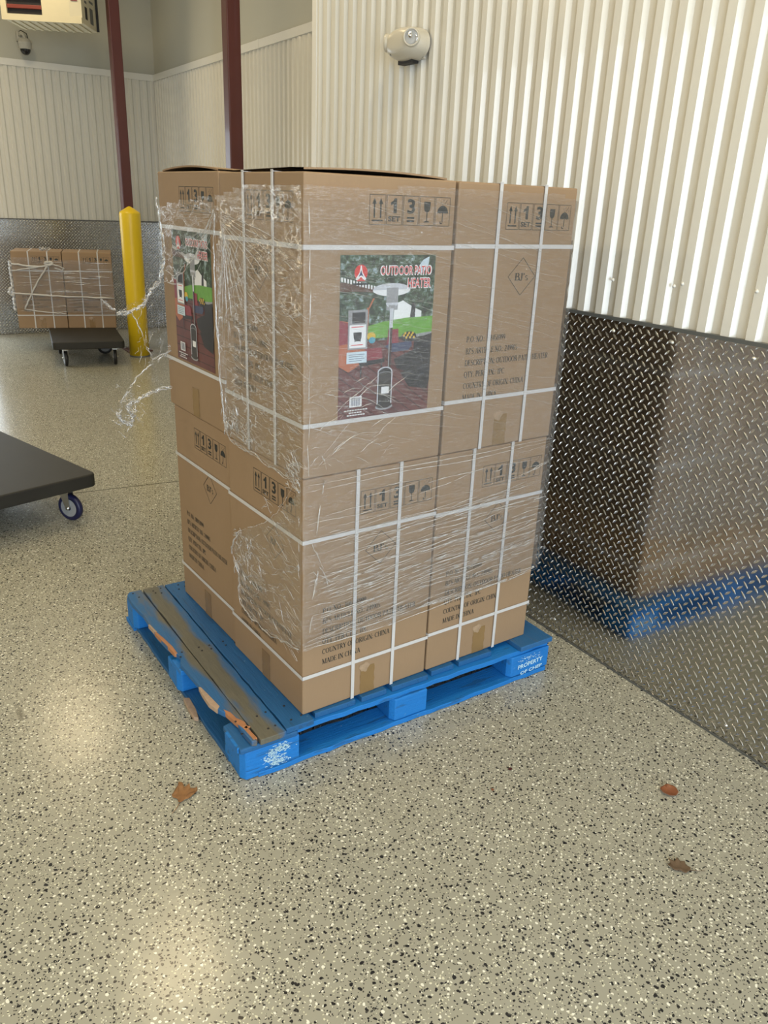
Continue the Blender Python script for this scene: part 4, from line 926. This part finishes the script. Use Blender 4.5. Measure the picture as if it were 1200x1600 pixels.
# ---------------------------------------------------------------- dome camera on the back wall
cr = empty('dome_camera', (1.81, YB - .012, 2.935)); cr.scale = (.88, .88, .88); tag(cr, 'small grey dome security camera on a bracket, high on the back wall', 'camera')
m = MB(); m.box((-.055, -.035, .10), (.01, .03, .20), 'camw'); m.tube([(-.02, -.03, .165), (-.01, -.09, .175), (.01, -.12, .16), (.012, -.12, .12)], .022, 'camw', 12); m.tube([(-.03, -.01, .20), (.0, -.03, .215), (.06, -.02, .19), (.08, .02, .14)], .005, 'dark', 6); m.build('wall_bracket', cr, bevel=.004)
T = Matrix.Translation((.012, -.12, 0))
m = MB(); m.lathe([(0, .125), (.045, .122), (.068, .108), (.072, .085), (.078, .082), (.078, .07), (.074, .066), (.070, .02), (.062, .008)], 'camw', T, 28); m.build('camera_housing', cr)
m = MB(); m.lathe([(.060, .010)] + [(.058 * math.cos(a), .008 - .062 * math.sin(a)) for a in [PI / 2 * k / 10 for k in range(11)]], 'dome', T, 28); m.build('dome_cover', cr)

# ---------------------------------------------------------------- emergency light on the near wall
er = empty('emergency_light', (XW, 3.21, 2.225)); tag(er, 'oval off-white emergency light with two lamp heads, high on the ribbed wall', 'light')
m = MB(); n, k_ = 40, 18; vs = []; fs = []
for i in range(k_ + 1):
    t = i / k_; ph = PI / 2 * t
    rr = math.cos(ph) ** .5 if t < 1 else 0; dd = math.sin(ph) ** .8
    for j in range(n):
        a = 2 * PI * j / n; ca, sa = math.cos(a), math.sin(a)
        ex = abs(ca) ** .85 * (1 if ca > 0 else -1); ez = abs(sa) ** .9 * (1 if sa > 0 else -1)
        vs.append((-.006 - .100 * dd, -.118 * ex * rr, (.063 * ez) * rr + .004 * dd))
for i in range(k_):
    for j in range(n): fs.append((i * n + j, i * n + (j + 1) % n, (i + 1) * n + (j + 1) % n, (i + 1) * n + j))
m.add(vs, fs, 'offw', None, True); m.build('light_housing', er)
m = MB(); m.box((-.012, -.085, -.056), (-.0, .085, .05), 'camw'); m.box((-.045, -.045, -.070), (-.010, .060, -.054), 'dark'); m.build('back_plate', er)
def head(y, side):
    T = Matrix.Translation((-.078, y, .012)) @ Vector((-.72, side * .66, .0)).to_track_quat('Z', 'X').to_matrix().to_4x4()
    h = MB(); h.lathe([(.030, -.03), (.036, .006), (.0335, .016), (.029, .018), (.027, .012)], 'offw', T, 28); o = h.build('lamp_head', er)
    g = MB(); g.lathe([(0, .014), (.014, .0165), (.027, .013)], 'lens', T, 28); g.lathe([(0, .024), (.007, .022), (.010, .014)], 'chrome', T @ Matrix.Translation((.004, .004, 0)), 14); g.build('lamp_lens', o)
head(-.090, -1); head(.088, 1)
m = MB(); m.lathe([(0, .003), (.005, .002), (.005, -.004)], 'dark', Matrix.Translation((-.092, .045, -.036)) @ Vector((-1, 0, -.8)).to_track_quat('Z', 'X').to_matrix().to_4x4(), 10); m.build('test_button', er)

# ---------------------------------------------------------------- fallen leaves and bits on the floor
def leaf(loc, rz, outline, m, label, stalk=None, curl=.012, vein=True, cat='leaf'):
    root = empty('oak_leaf' if cat == 'leaf' else 'red_seed', loc, rz); tag(root, label, cat)
    mb = MB(); bm = bmesh.new(); vs = [bm.verts.new((x, y, 0)) for x, y in outline]; bm.faces.new(vs)
    bmesh.ops.triangulate(bm, faces=bm.faces[:]); bmesh.ops.subdivide_edges(bm, edges=bm.edges[:], cuts=3, use_grid_fill=True)
    for v in bm.verts:
        r_ = math.hypot(v.co.x, v.co.y); v.co.z = .0025 + curl * (r_ / .04) ** 2 * (.5 + .6 * noise.noise(Vector((v.co.x * 60, v.co.y * 60, loc[0] * 9)))) + .001
    bm.verts.index_update()
    mb.add([tuple(v.co) for v in bm.verts], [tuple(v.index for v in f.verts) for f in bm.faces], m, None, True); bm.free()
    o = mb.build('leaf_blade', root); s = o.modifiers.new('solid', 'SOLIDIFY'); s.thickness = .0006
    if stalk: q = MB(); q.tube([(x, y, .003) for x, y in stalk], [.0011, .0009, .0007][:len(stalk)] if len(stalk) <= 3 else .0008, m, 6); q.build('leaf_stalk', root)
    return root
leaf((.529, 1.812, 0), -.55, [(-.004, -.030), (.004, -.030), (.010, -.018), (.022, -.014), (.012, -.002), (.018, .010), (.040, .016), (.036, .030), (.018, .026), (.012, .040), (.0, .030), (-.010, .046), (-.022, .048), (-.020, .034), (-.012, .016), (-.014, .004), (-.030, .0), (-.024, -.010), (-.010, -.014)],
     'leaf', 'curled tan oak leaf lying in front of the pallet near its splintered corner', [(0, -.028), (-.004, -.05), (-.012, -.072)])
leaf((1.779, 1.122, 0), .35, [(-.020, -.010), (-.010, -.024), (.006, -.026), (.020, -.016), (.026, .0), (.018, .016), (.004, .026), (-.012, .022), (-.024, .010)], 'leafr', 'small crumpled russet leaf, the more distant of the two near the lower right edge', None, .045)
leaf((1.571, .914, 0), .2, [(.004, -.026), (.014, -.022), (.016, -.008), (.024, .0), (.016, .008), (.020, .020), (.004, .018), (-.002, .034), (-.010, .022), (-.022, .026), (-.018, .010), (-.026, .0), (-.014, -.008), (-.012, -.022)], 'leafg', 'grey brown dried leaf with a thin stalk at the lower right of the floor', [(.008, -.024), (.022, -.040), (.036, -.052)], .014)
leaf((1.431, 1.435, 0), .2, [(-.007, 0), (-.003, -.005), (.006, -.004), (.008, .002), (.002, .006), (-.005, .005)], 'crimson', 'tiny dark red seed or scrap on the floor between pallet and russet leaf', None, .0, cat='scrap')
leaf((1.325, 1.39, 0), .9, [(-.005, 0), (0, -.005), (.006, -.001), (.003, .005), (-.003, .004)], 'leafr', 'tiny orange scrap on the floor left of the dark red one', None, .0, cat='scrap')
